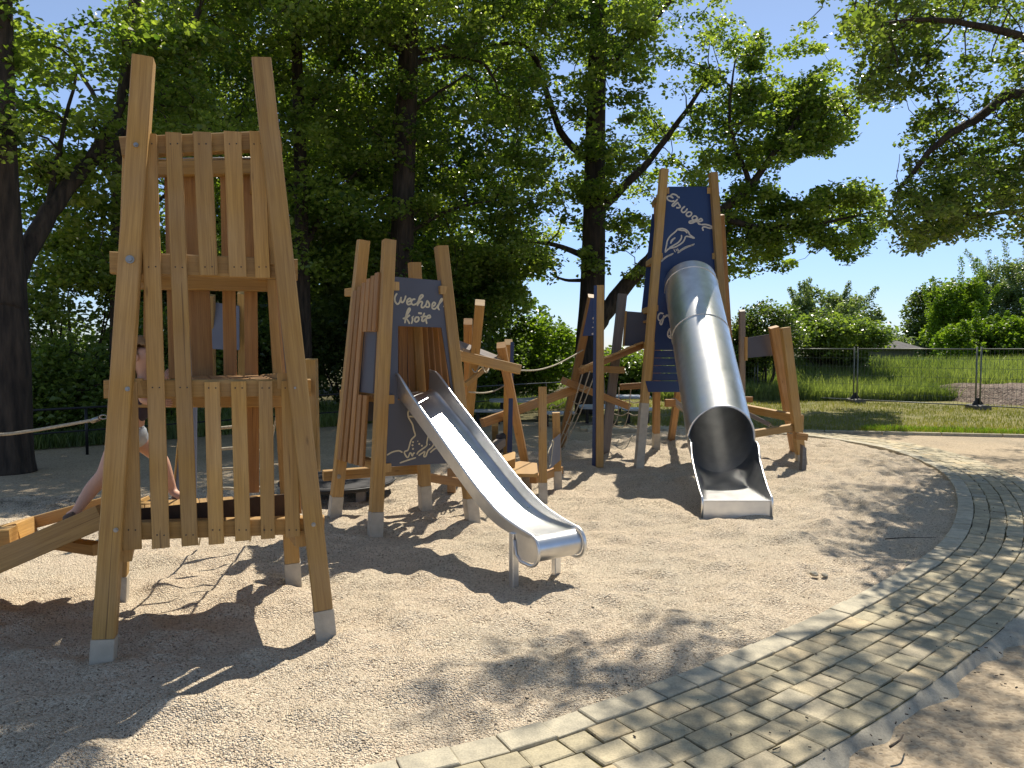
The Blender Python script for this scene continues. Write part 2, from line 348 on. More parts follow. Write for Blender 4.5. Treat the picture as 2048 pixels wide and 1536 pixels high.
# kerb and setts: every stone cut a little differently, all laid in one paving
def setts(name, m, d0, rows, wd, l0, l1, gap, ztop, smax, jit):
    mb = MB()
    for r in range(rows):
        s = random.random()*l0; a0 = d0+r*wd+gap/2; a1 = d0+(r+1)*wd-gap/2
        while s < smax:
            ln = random.uniform(l0, l1); e = s+ln-gap
            z = ztop+random.uniform(-.004, .004); tn = random.random(); j = lambda: random.uniform(-jit, jit)
            cor = [KS(s+j(), a0+j()), KS(e+j(), a0+j()), KS(e+j(), a1+j()), KS(s+j(), a1+j())]
            mid = sum(cor, V())/4; tx, ty = random.uniform(-.014, .014), random.uniform(-.014, .014)
            b = len(mb.v); k = .006 if jit > .001 else .004
            for q in cor: mb.v.append(V((q.x, q.y, -.06)))
            for q in cor: mb.v.append(V((q.x, q.y, z-k*.7)))
            for q in cor:
                t = q+(mid-q).normalized()*k*1.6; mb.v.append(V((t.x, t.y, z+(t.x-mid.x)*tx+(t.y-mid.y)*ty)))
            for lv in (0, 4):
                for i in range(4): n = (i+1) % 4; mb.face([b+lv+n, b+lv+i, b+lv+4+i, b+lv+4+n], [(0, 0)]*4, tn)
            mb.face([b+11, b+10, b+9, b+8], [(0, 0)]*4, tn)
            s += ln
    o = mb.build(name, m)
    me = o.data; bm = bmesh.new(); bm.from_mesh(me); bmesh.ops.recalc_face_normals(bm, faces=bm.faces[:]); bm.to_mesh(me); bm.free(); return o
SM = cum[-1]-.3
struct(setts('kerb', 'kerb', 0, 1, .14, .19, .22, .005, .022, SM, .0008))
struct(setts('paved_path', 'paver', .14, 5, .131, .13, .20, .008, .016, SM, .005))
rows = [(KS(k*.04, .135), KS(k*.04, .795)) for k in range(int(SM/.04))]
v = np.array([[(a.x, a.y, .004), (b.x, b.y, .004)] for a, b in rows]).reshape(-1, 3); k = np.arange(len(rows)-1)*2
struct(npmesh('joint_sand', v, np.stack([k+1, k, k+2, k+3], 1), np.full(len(k), .5), 'soil'))
ns, nd = 340, 9; v = []                               # mortar haunch: a ragged low shoulder against the outer row of setts
for a in range(ns):
    s_ = a*.04; wd = .05+.11*max(0, mn.noise(V((s_*3.6, 1.3, 0)))*1.4+.4)
    for b in range(nd):
        g = b/(nd-1); q = KS(s_, .786+wd*g); v.append((q.x, q.y, .004-.05*g**1.6+mn.noise(V((q.x*14, q.y*14, 0)))*.006))
v = np.array(v); k = np.arange((ns-1)*(nd-1)); a = (k//(nd-1))*nd+k % (nd-1)
struct(npmesh('mortar_edge', v, np.stack([a+1, a, a+nd, a+nd+1], 1), np.full(len(a), .5), 'haunch', smooth_=True))
# lawn, its pale edging, meadow bank and mulch
EA, EB = G(1350, 855), G(2700, 884)
def lawnline(x): return EA.y+(EB.y-EA.y)*(x-EA.x)/(EB.x-EA.x)
def lawn_z(X, Y): return vn(X*.8, Y*.8)*.05+.01
X, T = np.meshgrid(np.linspace(2.2, 34, 120), np.linspace(0, 1, 50)); Y0 = lawnline(X); Y = Y0+T*(26-Y0)
Zl = lawn_z(X, Y)*np.minimum(1, T*8)
vv = np.stack([X.ravel(), Y.ravel(), Zl.ravel()], 1); i = np.arange(119*49); a = (i//119)*120+i % 119
struct(npmesh('lawn', vv, np.stack([a, a+1, a+121, a+120], 1), np.full(len(a), .5), 'turf', smooth_=True))
mb = MB(); x = 3.0
while x < 16: mb.beam((x, lawnline(x)-.05, -.02), (x+.98, lawnline(x+.98)-.05, -.02), .08, .07, (0, 1, 0)); x += 1.
struct(mb.build('lawn_edging', 'kerb'))
def bank(X, Y): return np.clip((Y-22.6-(16-X)*.05)/6.5, 0, 1)**.8*.82+vn(X*.5, Y*.5)*.16
struct(sheet('meadow_bank', 'meadow', 3, 60, 20.2, 60, 150, 90, lambda X, Y: np.where(Y < 22.4, -.06, bank(X, Y)-.03)))
struct(sheet('mulch_heap', 'mulch', 13.0, 30, 20.0, 24.6, 70, 40, lambda X, Y: np.clip(np.minimum((Y-20.1)*.3, (24.6-Y)*.9), 0, .48)*np.clip((X-13.0)/.8, 0, 1)+vn(X*3, Y*3)*.07-.03))
def blades(name, m, P, h0, h1, wd, label=None, cat=None):
    n = len(P); a = rng.random(n)*6.283; h = h0+(h1-h0)*rng.random(n)
    dx = np.cos(a)*wd; dy = np.sin(a)*wd; lx = rng.normal(0, .28, n)*h; ly = rng.normal(0, .28, n)*h
    b0 = P-np.stack([dx, dy, 0*dx], 1); b1 = P+np.stack([dx, dy, 0*dx], 1)
    m0 = P+np.stack([dx*.6+lx*.35, dy*.6+ly*.35, h*.6], 1); m1 = P+np.stack([-dx*.6+lx*.35, -dy*.6+ly*.35, h*.6], 1); tp = P+np.stack([lx, ly, h], 1)
    v = np.stack([b0, b1, m0, m1, tp], 1).reshape(-1, 3); k = np.arange(n)*5
    f = np.concatenate([np.stack([k, k+1, k+2], 1), np.stack([k, k+2, k+3], 1), np.stack([k+3, k+2, k+4], 1)]); tn = np.clip(rng.normal(.5, .25, n)+vn(P[:, 0]*.7, P[:, 1]*.7), 0, 1)
    o = npmesh(name, v, f, np.tile(tn, 3), m); o['kind'] = 'stuff'
    if label: o['label'] = label; o['category'] = cat
    return o
n = 36000; X = rng.uniform(2.5, 17, n); Y = lawnline(X)+rng.random(n)**1.3*8.0; k = Y < 22.8
keep = k & (vn(X*1.1+3, Y*2.2) > -.28) ; X, Y = X[keep], Y[keep]
blades('short_grass', 'lawnblade', np.stack([X, Y, lawn_z(X, Y)*np.minimum(1, (Y-lawnline(X)))], 1), .03, .09, .006, 'short trodden grass between the sandy path and the mesh fence', 'grass')
n = 2600; X = rng.uniform(6.8, 10.6, n); Y = lawnline(X)+.1+rng.random(n)*.9*(.5+vn(X*1.5, X*0+3))
blades('grass_tufts', 'leafyel', np.stack([X, Y, lawn_z(X, Y)*.3], 1), .03, .11, .008, 'fresh bright green grass strip along the sandy path edge', 'grass')
n = 95000; X = rng.uniform(4.5, 27, n); Y = 22.3+rng.random(n)**1.6*9; Z = np.where(Y < 22.4, -.03, bank(X, Y)-.05)
mk = ~((X > 13.3) & (Y < 24.6)); X, Y, Z = X[mk], Y[mk], Z[mk]
blades('tall_grass', 'grassblade', np.stack([X, Y, Z], 1), .15, .62, .014, 'tall green meadow grass on the bank behind the mesh fence', 'grass')
# ------------------------------------------------------------------ leaves
SKY = [[(1655, 160), (1700, 150), (1712, 210), (1765, 250), (1800, 200), (1835, 190), (1815, 260), (1780, 290), (1800, 330), (1772, 395), (1745, 362), (1700, 352), (1640, 375), (1570, 398), (1540, 345), (1600, 300), (1650, 335), (1682, 330), (1665, 292), (1725, 290), (1722, 245), (1690, 190)],
       [(1448, 566), (1530, 542), (1600, 552), (1640, 550), (1610, 512), (1650, 492), (1700, 538), (1737, 502), (1762, 452), (1790, 470), (1775, 512), (1830, 520), (1882, 484), (1930, 476), (2000, 478), (2100, 515), (2100, 760), (1448, 760)],
       [(1474, -200), (1474, 20), (1500, 48), (1535, 52), (1560, 40), (1600, 44), (1630, 30), (1640, -200)],
       [(1120, 560), (1150, 500), (1166, 560), (1160, 640), (1140, 660), (1060, 600), (1040, 560), (1070, 545)],
       [(1222, 640), (1290, 560), (1290, 690), (1222, 690)]]
LIT = [(-500, 1045), (640, 1010), (1110, 975), (1230, 950), (1380, 872), (1600, 862), (1800, 886), (1640, 932), (1580, 1000), (1570, 1070), (1700, 1130), (1745, 1185), (1500, 1232), (1290, 1215), (1100, 1240), (880, 1320), (790, 1420), (700, 1700), (260, 1700), (200, 1245), (-500, 1245)]
LIT2 = [(1810, 812), (2600, 812), (2600, 886), (1800, 862)]
SX, SY = S.x/S.z, S.y/S.z
GAP = .33
def cull(P, jit=16, sky=True):
    u, v = proj(P); n = len(P)
    ju = vn(P[:, 0]*3.1, P[:, 2]*3.1)*jit*2.2+rng.normal(0, jit*.25, n); jv = vn(P[:, 0]*3.1+40, P[:, 2]*3.1+7)*jit*2.2+rng.normal(0, jit*.25, n)
    bad = np.zeros(n, bool)
    if sky:
        for p in SKY: bad |= inpoly(u+ju, v+jv, p)
    z = P[:, 2]; Gp = np.stack([P[:, 0]-z*SX, P[:, 1]-z*SY, 0*z], 1); ok = Gp[:, 1] > 1.5
    gu, gv = proj(Gp); bad |= ok & inpoly(gu+ju*.8, gv+jv*.5, LIT); bad |= ok & inpoly(gu, gv, LIT2)
    bad |= P[:, 1] < 5.2
    bad |= (vn(P[:, 0]*1.9+P[:, 2]*.7, P[:, 2]*2.3+P[:, 1]*.9)+rng.normal(0, .05, n)) > (GAP if sky else .36)
    return ~bad
def leaves(name, clumps, per, size, m, parent, flat=.5, up=.55, sky=True, tonebase=.45, do_cull=True):
    c = np.array([[*q[:3]] for q in clumps]); r = np.array([q[3] for q in clumps]); n = len(c)*per
    idx = np.repeat(np.arange(len(c)), per); d = rng.normal(0, 1, (n, 3)); d /= np.linalg.norm(d, axis=1)[:, None]
    rad = rng.random(n)**.45; off = d*rad[:, None]*r[idx][:, None]; off[:, 2] *= flat
    off[:, 2] -= .22*(off[:, 0]**2+off[:, 1]**2)/np.maximum(r[idx], .1)      # leaf sprays droop at their rims
    P = c[idx]+off; tc = rng.normal(0, .22, len(c))
    if do_cull: k = cull(P, sky=sky); P = P[k]; idx = idx[k]
    P = P[P[:, 2] > .02] if True else P; idx = idx[:len(P)]
    n = len(P)
    nr = rng.normal(0, 1, (n, 3)); nr /= np.linalg.norm(nr, axis=1)[:, None]; nr[:, 2] = np.abs(nr[:, 2])+up; nr /= np.linalg.norm(nr, axis=1)[:, None]
    a = rng.normal(0, 1, (n, 3)); a -= nr*(a*nr).sum(1)[:, None]; a /= np.linalg.norm(a, axis=1)[:, None]; b = np.cross(nr, a)
    sz = size*(.6+.8*rng.random(n)); ln = sz[:, None]; wd = (sz*.42)[:, None]
    tip = P+a*ln*.55-nr*ln*.14; bas = P-a*ln*.45; le = P+b*wd-a*ln*.08+nr*wd*.28; ri = P-b*wd-a*ln*.08+nr*wd*.28
    le2 = P+b*wd*.6+a*ln*.3; ri2 = P-b*wd*.6+a*ln*.3
    v = np.stack([bas, ri, ri2, tip, le2, le], 1).reshape(-1, 3); k = np.arange(n)*6
    f = np.concatenate([np.stack([k, k+1, k+2, k+3], 1), np.stack([k, k+3, k+4, k+5], 1)])
    tn = np.clip(tonebase+tc[idx]+rng.normal(0, .17, n), 0, 1)
    return npmesh(name, v, f, np.tile(tn, 2), m, parent)
def limb(mb, pts, r0, r1, n=9, wob=.0, k=5):
    q = smooth(pts, k); q = [p+V((random.uniform(-wob, wob), random.uniform(-wob, wob), 0)) for p in q]; N = len(q)
    mb.tube(q, [r0+(r1-r0)*(i/(N-1))**.8 for i in range(N)], n); return q
def twigs(mb, clumps, joints, r=.014, frac=1.):
    pts = [V(p) for p in joints]; dep = [0]*len(pts); J = np.array([[*p] for p in pts]+[[0, 0, 0]]*len(clumps), float); n = len(pts); D = np.array([0.]*n+[0.]*len(clumps))
    cl = np.array([c[:3] for c in clumps]); order = np.argsort([np.min(np.linalg.norm(J[:n]-c, axis=1)) for c in cl])
    for o in order:                                   # every spray hangs on the nearest wood: a limb or a twig grown before it
        c = cl[o]; d = np.linalg.norm(J[:n]-c, axis=1)+D[:n]*.12; k = int(np.argmin(d)); a = V(J[k]); p = V(c); ln = (p-a).length
        J[n] = c; D[n] = D[k]+1; n += 1
        if ln > 4 or ln < .05: continue
        s1 = V([random.uniform(-1, 1) for _ in range(3)])*ln*.13; s2 = V([random.uniform(-1, 1) for _ in range(3)])*ln*.10; rr = r*max(.35, 1.5-.22*D[k])
        mb.tube([a, a.lerp(p, .35)+s1+V((0, 0, ln*.08)), a.lerp(p, .7)+s2+V((0, 0, ln*.05)), p], [rr, rr*.8, rr*.6, rr*.4], 4)
def okc(P): return bool(cull(np.array([P]), 4)[0])
def tree(name, label, base, trunk, limbs, clumps, per, size, lm, flat=.5, group=None, cat='tree', twr=.014, tfrac=1., tone=.45, bark='bark', do_cull=True, up=.55, clear=None):
    t = thing(name, base, label, cat, group); mb = MB(); J = []
    J += limb(mb, [p for p in trunk[0]], trunk[1], trunk[2], 12, .0, 6)
    for pts, r0, r1 in limbs: J += limb(mb, pts, r0, r1, 8, .02)
    cl = [c for c in clumps if (not do_cull) or okc(c[:3])]
    if clear: uu, vv = proj(np.array([c[:3] for c in cl])); cl = [c for c, a_, b_ in zip(cl, uu, vv) if not (clear[0]-c[3]*85 < a_ < clear[1]+c[3]*85 and b_ < clear[2] and c[1] < base.y+.6)]
    twigs(mb, cl, J[3:], twr, tfrac); mb.build('trunk', bark, t)
    leaves('crown', cl, per, size, lm, t, flat, up, True, tone, do_cull); return t
def blob(c, r, n, r0, r1, shell=.35):
    out = []
    for _ in range(n):
        d = V([random.gauss(0, 1) for _ in range(3)]).normalized(); q = random.random()**shell
        out.append((c[0]+d.x*q*r[0], c[1]+d.y*q*r[1], max(.3, c[2]+d.z*q*r[2]), random.uniform(r0, r1)))
    return out
def imgclumps(regs, n, r0, r1, ppm=1.):      # regs: (u0,u1,v0,v1,Y0,Y1) a slab of crown
    out = []
    for _ in range(n):
        u0, u1, v0, v1, Y0, Y1 = random.choice(regs); p = U(random.uniform(u0, u1), random.uniform(v0, v1), random.uniform(Y0, Y1))
        if p.z > .4: out.append((p.x, p.y, p.z, random.uniform(r0, r1)))
    return out
def shade(regs, n, z0, z1, rr=(.4, .8)):      # boughs high enough that their shade reaches these stretches of ground
    out = []
    for _ in range(n):
        u0, u1, v0, v1 = random.choice(regs); g = G(random.uniform(u0, u1), random.uniform(v0, v1)); z = random.uniform(z0, z1); out.append((g.x+z*SX, g.y+z*SY, z, random.uniform(*rr)))
    return out
# --- the big tree left, with its leaning limb
b1 = G(22, 938)
tree('linden_tree', 'thick dark trunk standing at the left edge with a leaning limb', b1,
     ([V((b1.x, b1.y, -.05)), U(22, 890, b1.y), U(22, 700, b1.y+.05), U(14, 500, b1.y+.1), U(5, 300, b1.y), U(0, 0, b1.y-.1), U(-10, -400, b1.y)], .31, .11),
     [([U(18, 620, b1.y), U(40, 530, 10.2), U(100, 425, 10.6), U(165, 340, 11), U(235, 280, 11.6), U(330, 180, 12.4), U(400, 20, 13)], .17, .05),
      ([U(180, 320, 11), U(240, 210, 11.4), U(260, 100, 11.6), U(300, -100, 12)], .09, .03),
      ([U(8, 330, b1.y), U(-60, 200, 9.2), U(-150, 100, 9)], .12, .04), ([U(90, 440, 10.5), U(120, 300, 10.9), U(150, 150, 11.2)], .05, .02)],
     imgclumps([(-120, 260, -350, 60, 9, 12.5), (200, 600, -300, 90, 10.5, 13.5), (60, 330, 60, 260, 10.5, 13.5), (-100, 70, 50, 330, 9, 11.5), (60, 240, 300, 470, 11, 13.5), (50, 240, 480, 570, 12.3, 14), (280, 420, 60, 300, 11, 13.5)], 210, .3, .65)+shade([(-250, 150, 1275, 1520)], 16, 6.5, 9, (.3, .6))+shade([(-400, 660, 880, 1030)], 210, 7.5, 10), 150, .085, 'leaf', .45, 'trees along the path', tone=.5)
b2 = G(232, 872)
tree('linden_tree', 'slim dark trunk seen just left of the near slatted tower', b2,
     ([V((b2.x, b2.y, -.1)), U(236, 700, b2.y), U(236, 450, b2.y), U(240, 250, b2.y), U(262, 50, b2.y+.3), U(300, -300, b2.y+.5)], .17, .07),
     [([U(236, 520, b2.y), U(300, 420, 14.5), U(380, 350, 15)], .06, .02), ([U(240, 300, b2.y), U(180, 180, 14.4), U(120, 60, 14.8)], .07, .02)],
     blob((-4.6, 16.2, 7.2), (3.0, 2.3, 4.2), 90, .45, .85)+imgclumps([(250, 620, -60, 520, 14.5, 18.5)], 80, .4, .8), 170, .095, 'leaf', .5, 'trees along the path', tone=.42)
b5 = G(610, 842)
tree('linden_tree', 'slender trunk in the dense green behind the near slatted tower', b5,
     ([V((b5.x, b5.y, -.1)), U(606, 600, b5.y), U(600, 300, b5.y), U(590, 0, b5.y), U(585, -300, b5.y)], .2, .08),
     [([U(604, 500, b5.y), U(680, 380, 17), U(760, 300, 17.4)], .08, .02), ([U(600, 400, b5.y), U(520, 300, 17), U(450, 230, 17.4)], .08, .02), ([U(597, 250, b5.y), U(680, 120, 17), U(740, 40, 17)], .07, .02)],
     imgclumps([(440, 860, -150, 560, 16, 20.5)], 200, .4, .85)+shade([(200, 900, 850, 950)], 50, 8.5, 12), 170, .098, 'leaf', .5, 'trees along the path', tone=.4)
b3 = G(800, 838)
tree('linden_tree', 'straight dark trunk with spreading branches above the toad sign tower', b3,
     ([V((b3.x, b3.y, -.1)), U(802, 640, b3.y), U(806, 420, b3.y), U(812, 250, b3.y), U(818, 60, b3.y), U(822, -200, b3.y)], .29, .2),
     [([U(812, 330, b3.y), U(800, 320, 16.8), U(770, 285, 16.4), U(745, 255, 16)], .07, .03), ([U(816, 110, b3.y), U(880, 95, 17), U(950, 85, 17), U(1010, 30, 17.2)], .09, .04),
      ([U(816, 130, b3.y), U(900, 112, 17.2), U(970, 130, 17), U(1000, 190, 17)], .08, .02), ([U(816, 110, b3.y), U(770, 80, 16.6), U(700, 30, 16.2), U(640, 20, 16)], .08, .03),
      ([U(817, 60, b3.y), U(850, -20, 17), U(900, -120, 17)], .09, .03), ([U(812, 230, b3.y), U(870, 190, 17), U(930, 150, 17.1)], .06, .02), ([U(806, 470, b3.y), U(900, 420, 17), U(990, 400, 17)], .06, .02)],
     imgclumps([(640, 1080, -150, 420, 16, 20), (560, 1080, 300, 590, 16.3, 20), (880, 1100, 500, 600, 18, 20)], 300, .35, .75)+shade([(600, 1200, 850, 940)], 80, 8.5, 12), 170, .098, 'leaf', .5, 'trees along the path', tone=.42, clear=(800, 826, 320))
GAP = .29
b4 = G(1183, 818); Y4 = b4.y
tree('linden_tree', 'large forked tree with broad crown behind the kingfisher slide tower', b4,
     ([V((b4.x, b4.y, -.1)), U(1180, 790, Y4), U(1178, 700, Y4), U(1184, 600, Y4), U(1188, 450, Y4), U(1190, 300, Y4), U(1195, 100, Y4), U(1205, -200, Y4)], .46, .2),
     [([U(1180, 665, Y4), U(1200, 640, Y4), U(1240, 585, Y4-.2), U(1290, 530, Y4-.4), U(1340, 480, Y4-.4), U(1430, 430, Y4-.3), U(1500, 370, Y4), U(1560, 290, Y4), U(1600, 230, Y4)], .27, .05),
      ([U(1430, 430, Y4-.3), U(1520, 455, Y4-.3), U(1620, 450, Y4), U(1720, 430, Y4)], .1, .03), ([U(1188, 430, Y4), U(1290, 330, Y4+.3), U(1360, 240, Y4+.3), U(1420, 150, Y4+.4)], .14, .04),
      ([U(1188, 330, Y4), U(1120, 260, Y4), U(1060, 100, Y4-.4), U(980, 90, Y4-.6)], .12, .04), ([U(1193, 150, Y4), U(1290, 60, Y4), U(1380, -50, Y4)], .12, .04),
      ([U(1184, 520, Y4), U(1110, 490, Y4-.5), U(1040, 480, Y4-.8)], .1, .03), ([U(1184, 560, Y4), U(1130, 560, Y4), U(1100, 545, Y4-.2)], .06, .02),
      ([U(1340, 480, Y4-.4), U(1390, 540, Y4-.5), U(1440, 520, Y4-.5)], .05, .02), ([U(1560, 290, Y4), U(1640, 250, Y4), U(1690, 230, Y4)], .05, .02), ([U(1500, 370, Y4), U(1460, 250, Y4), U(1470, 120, Y4)], .08, .02)],
     imgclumps([(960, 1330, -150, 480, 18.6, 23), (1000, 1300, 300, 580, 18.6, 22), (1280, 1500, -120, 470, 18.5, 22.5), (1450, 1640, 60, 420, 18.5, 22), (1600, 1740, 150, 300, 19, 21.5), (1440, 1760, 380, 540, 19, 22), (1300, 1460, 420, 560, 19, 21.5), (1500, 1760, 370, 500, 19, 21), (1080, 1300, -40, 460, 17.6, 19.2), (1380, 1620, 40, 390, 18.5, 22), (1480, 1700, 120, 320, 18.5, 21)], 830, .28, .62), 125, .10, 'leaf', .5, 'trees along the path', tone=.5)
# --- the near tree whose boughs reach in from the right and overhead
GAP = .24
b6 = V((9.6, 10.2, 0))
reg6 = [(1785, 1910, 200, 470, 9, 12), (1790, 2350, -200, 200, 8.5, 12.5), (1850, 2350, 150, 470, 9, 12.5), (1780, 2350, -100, 470, 8.5, 12.5), (1580, 2000, -160, 70, 7.6, 11), (1700, 1860, 20, 200, 9, 11.5), (1775, 1960, 300, 500, 9.5, 11.5), (1950, 2350, 200, 480, 8.5, 12)]
cl6 = imgclumps(reg6, 850, .16, .38)
for rg, nn_ in (((1600, 2100, 925, 1110), 62), ((1700, 2200, 885, 990), 70), ((1850, 2300, 1090, 1300), 26), ((870, 1470, 1235, 1410), 34), ((1250, 2050, 1250, 1540), 40)): cl6 += shade([rg], nn_, 7., 10.5, (.25, .55))
for _ in range(0):
    q = V((random.uniform(.2, 4.6), random.uniform(3.0, 7.5), 0)); z = random.uniform(5.4, 8.0); cl6.append((q.x+z*SX, q.y+z*SY, z, random.uniform(.3, .6)))
tree('linden_tree', 'near leafy boughs hanging in from the upper right over the path', b6,
     ([V((b6.x, b6.y, -.1)), V((9.6, 10.2, 2)), V((9.4, 10.1, 4.5)), V((9.2, 10.1, 7)), V((9, 10, 10))], .35, .15),
     [([V((9.5, 10.1, 3.2)), U(2200, 330, 10.2), U(2048, 190, 10), U(1960, 235, 10), U(1890, 275, 10), U(1820, 350, 10.2), U(1790, 400, 10.4)], .11, .02),
      ([V((9.4, 10.1, 4.2)), U(2150, 120, 9.8), U(2000, 60, 9.6), U(1850, 40, 9.4), U(1700, 60, 9)], .09, .015), ([V((9.4, 10.1, 5)), V((7, 9.5, 6.8)), V((4.5, 9, 7.2)), V((2.8, 8.6, 7))], .11, .02),
      ([V((9.4, 10.1, 3.6)), U(2180, 420, 10.4), U(2050, 420, 10.6), U(1930, 440, 10.6), U(1820, 490, 10.6)], .06, .012), ([V((7, 9.5, 6.8)), V((5.5, 8, 6.9)), V((3.5, 7, 6.6))], .06, .015)],
     cl6, 56, .062, 'leafnear', .5, None, tone=.42, twr=.008)
GAP = .36
# --- understorey beyond the railing and bushes
def shrub(u, vb, vt, wpx, Y, lab, lm, n=26, per=170, size=.09, r=(.35, .7), grp=None, tone=.5, trunk=None, cullit=True, name='shrub', flat=.8, shoots=0):
    x = (u-1024)/F*Y; zt = CAMZ+(695-vt)/F*Y; wd = wpx/F*Y/2; zb = max(.25, CAMZ+(695-vb)/F*Y) if vb else .25
    cl = blob((x, Y, (zt+zb)/2), (wd, min(wd, 1.8), (zt-zb)/2), n, *r)
    sh = []
    for k in range(shoots):
        a = random.uniform(-1, 1); p0 = V((x+a*wd*.8, Y+random.uniform(-.6, .6), zb+(zt-zb)*random.uniform(.45, .85))); ln = (zt-zb)*random.uniform(.25, .5); d = V((a*.6+random.uniform(-.3, .3), 0, 1)).normalized()
        for j in range(9): q = p0+d*ln*j/8; sh.append((q.x+random.uniform(-.05, .05), q.y, q.z, (.24-.016*j)*Y/30))
    st = []; base = V((x, Y, 0))
    for k in range(4): st.append(([base+V((0, 0, .02)), base+V((random.uniform(-.4, .4)*wd, 0, zt*.35)), base+V((random.uniform(-.9, .9)*wd, 0, zt*.8))], .035, .01))
    tr = tree(name, lab, base, ([base+V((0, 0, -.05)), base+V((.03, 0, zt*.3)), base+V((.0, 0, zt*.7))], .05, .02), st, cl, per, size, lm, flat, grp, 'shrub' if name == 'shrub' else 'tree', .01, .8, tone, 'bark', cullit)
    if sh: leaves('shoots', sh, 44, size*.55, lm, tr, 1.3, .3, True, tone, False)
    return tr
g_ = 'shrubs beyond the black railing'
shrub(140, 0, 495, 250, 13.6, 'bright leafy shrub beside the thick left trunk', 'leafbush', 34, 260, .09, (.35, .65), g_, .45)
shrub(90, 0, 740, 260, 13.0, 'low shady shrub behind the railing at far left', 'leafbush', 26, 240, .09, (.35, .6), g_, .4)
shrub(330, 0, 620, 260, 15.4, 'shady shrub seen through the slats of the near tower', 'leafbush', 36, 240, .1, (.4, .75), g_, .35)
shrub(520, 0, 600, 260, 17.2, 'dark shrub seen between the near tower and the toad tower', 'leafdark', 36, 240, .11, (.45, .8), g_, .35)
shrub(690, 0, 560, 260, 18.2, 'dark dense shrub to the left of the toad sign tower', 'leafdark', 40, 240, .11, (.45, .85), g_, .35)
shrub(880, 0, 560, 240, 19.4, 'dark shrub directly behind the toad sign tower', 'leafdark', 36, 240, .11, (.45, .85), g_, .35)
shrub(985, 0, 610, 120, 22, 'loose green sapling right of the toad sign tower', 'leafbush', 20, 150, .11, (.4, .7), g_, .45)
shrub(1075, 0, 645, 190, 24, 'sunlit yellow green bush left of the forked tree', 'leafyel', 50, 230, .11, (.4, .8), g_, .5)
shrub(1010, 0, 690, 170, 23, 'low sunlit bush between the towers', 'leafbush', 30, 220, .11, (.4, .7), g_, .5)
shrub(1262, 0, 700, 130, 24.5, 'green bush between the forked tree and the kingfisher tower', 'leafbush', 30, 220, .11, (.4, .7), g_, .45)
g_ = 'trees and bushes behind the meadow'
shrub(1650, 700, 585, 190, 30, 'feathery pale green tree rising behind the left mesh fence', 'leafgrey', 80, 170, .12, (.3, .6), g_, .6, cullit=False, name='young_tree', shoots=22)
shrub(1640, 700, 640, 240, 27, 'broad yellow green bush behind the left mesh fence', 'leafbush', 60, 200, .12, (.4, .8), g_, .55, cullit=False)
shrub(1530, 720, 605, 130, 24, 'small dark leaved tree behind the right climbing frame', 'leafdark', 46, 150, .09, (.3, .55), g_, .5, cullit=False, name='young_tree')
shrub(1490, 780, 640, 90, 25, 'dark bush just right of the tube slide', 'leafdark', 30, 190, .1, (.3, .6), g_, .5, cullit=False)
shrub(1668, 740, 660, 100, 28, 'dark low bush above the fence beside the shed roof', 'leafdark', 30, 190, .12, (.4, .6), g_, .5, cullit=False)
shrub(1785, 720, 665, 90, 45, 'small pale bushes rising behind the shed roof', 'leafgrey', 16, 150, .14, (.5, .8), g_, .55, cullit=False)
shrub(1880, 720, 568, 150, 46, 'round dark green tree behind the shed', 'leafdark', 90, 200, .17, (.5, .9), g_, .7, cullit=False, name='round_tree')
shrub(1915, 740, 562, 110, 38, 'bright yellow green tree in front of the round dark tree', 'leafyel', 70, 190, .15, (.4, .7), g_, .45, cullit=False, name='young_tree', shoots=8)
shrub(2030, 740, 520, 190, 44, 'tall silvery willow at the right edge', 'leafgrey', 110, 200, .15, (.4, .8), g_, .5, cullit=False, name='willow_tree', shoots=24)
shrub(1985, 740, 640, 210, 32, 'low yellow green bushes right of the shed behind the fence', 'leafyel', 70, 200, .13, (.35, .7), g_, .4, cullit=False, shoots=6)
shrub(2120, 740, 610, 200, 31, 'yellow green bush at the right end of the meadow', 'leafyel', 50, 200, .13, (.35, .7), g_, .4, cullit=False, shoots=6)
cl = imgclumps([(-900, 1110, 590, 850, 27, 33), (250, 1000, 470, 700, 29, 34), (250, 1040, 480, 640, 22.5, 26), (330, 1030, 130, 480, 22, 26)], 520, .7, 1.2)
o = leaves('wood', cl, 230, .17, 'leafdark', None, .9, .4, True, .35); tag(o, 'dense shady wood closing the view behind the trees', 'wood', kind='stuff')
n = 26000; A_, B_ = G(60, 905), G(1150, 812); t_ = rng.random(n); w_ = rng.random(n)**1.5*4
P = np.stack([A_.x-1.5+(B_.x-A_.x+1.5)*t_-w_*.5, A_.y-.8+(B_.y-A_.y+.6)*t_+.15+w_, 0*t_-.03], 1)
blades('ground_cover', 'grassblade', P, .08, .34, .012, 'weeds and ivy at the foot of the black railing', 'ground cover')
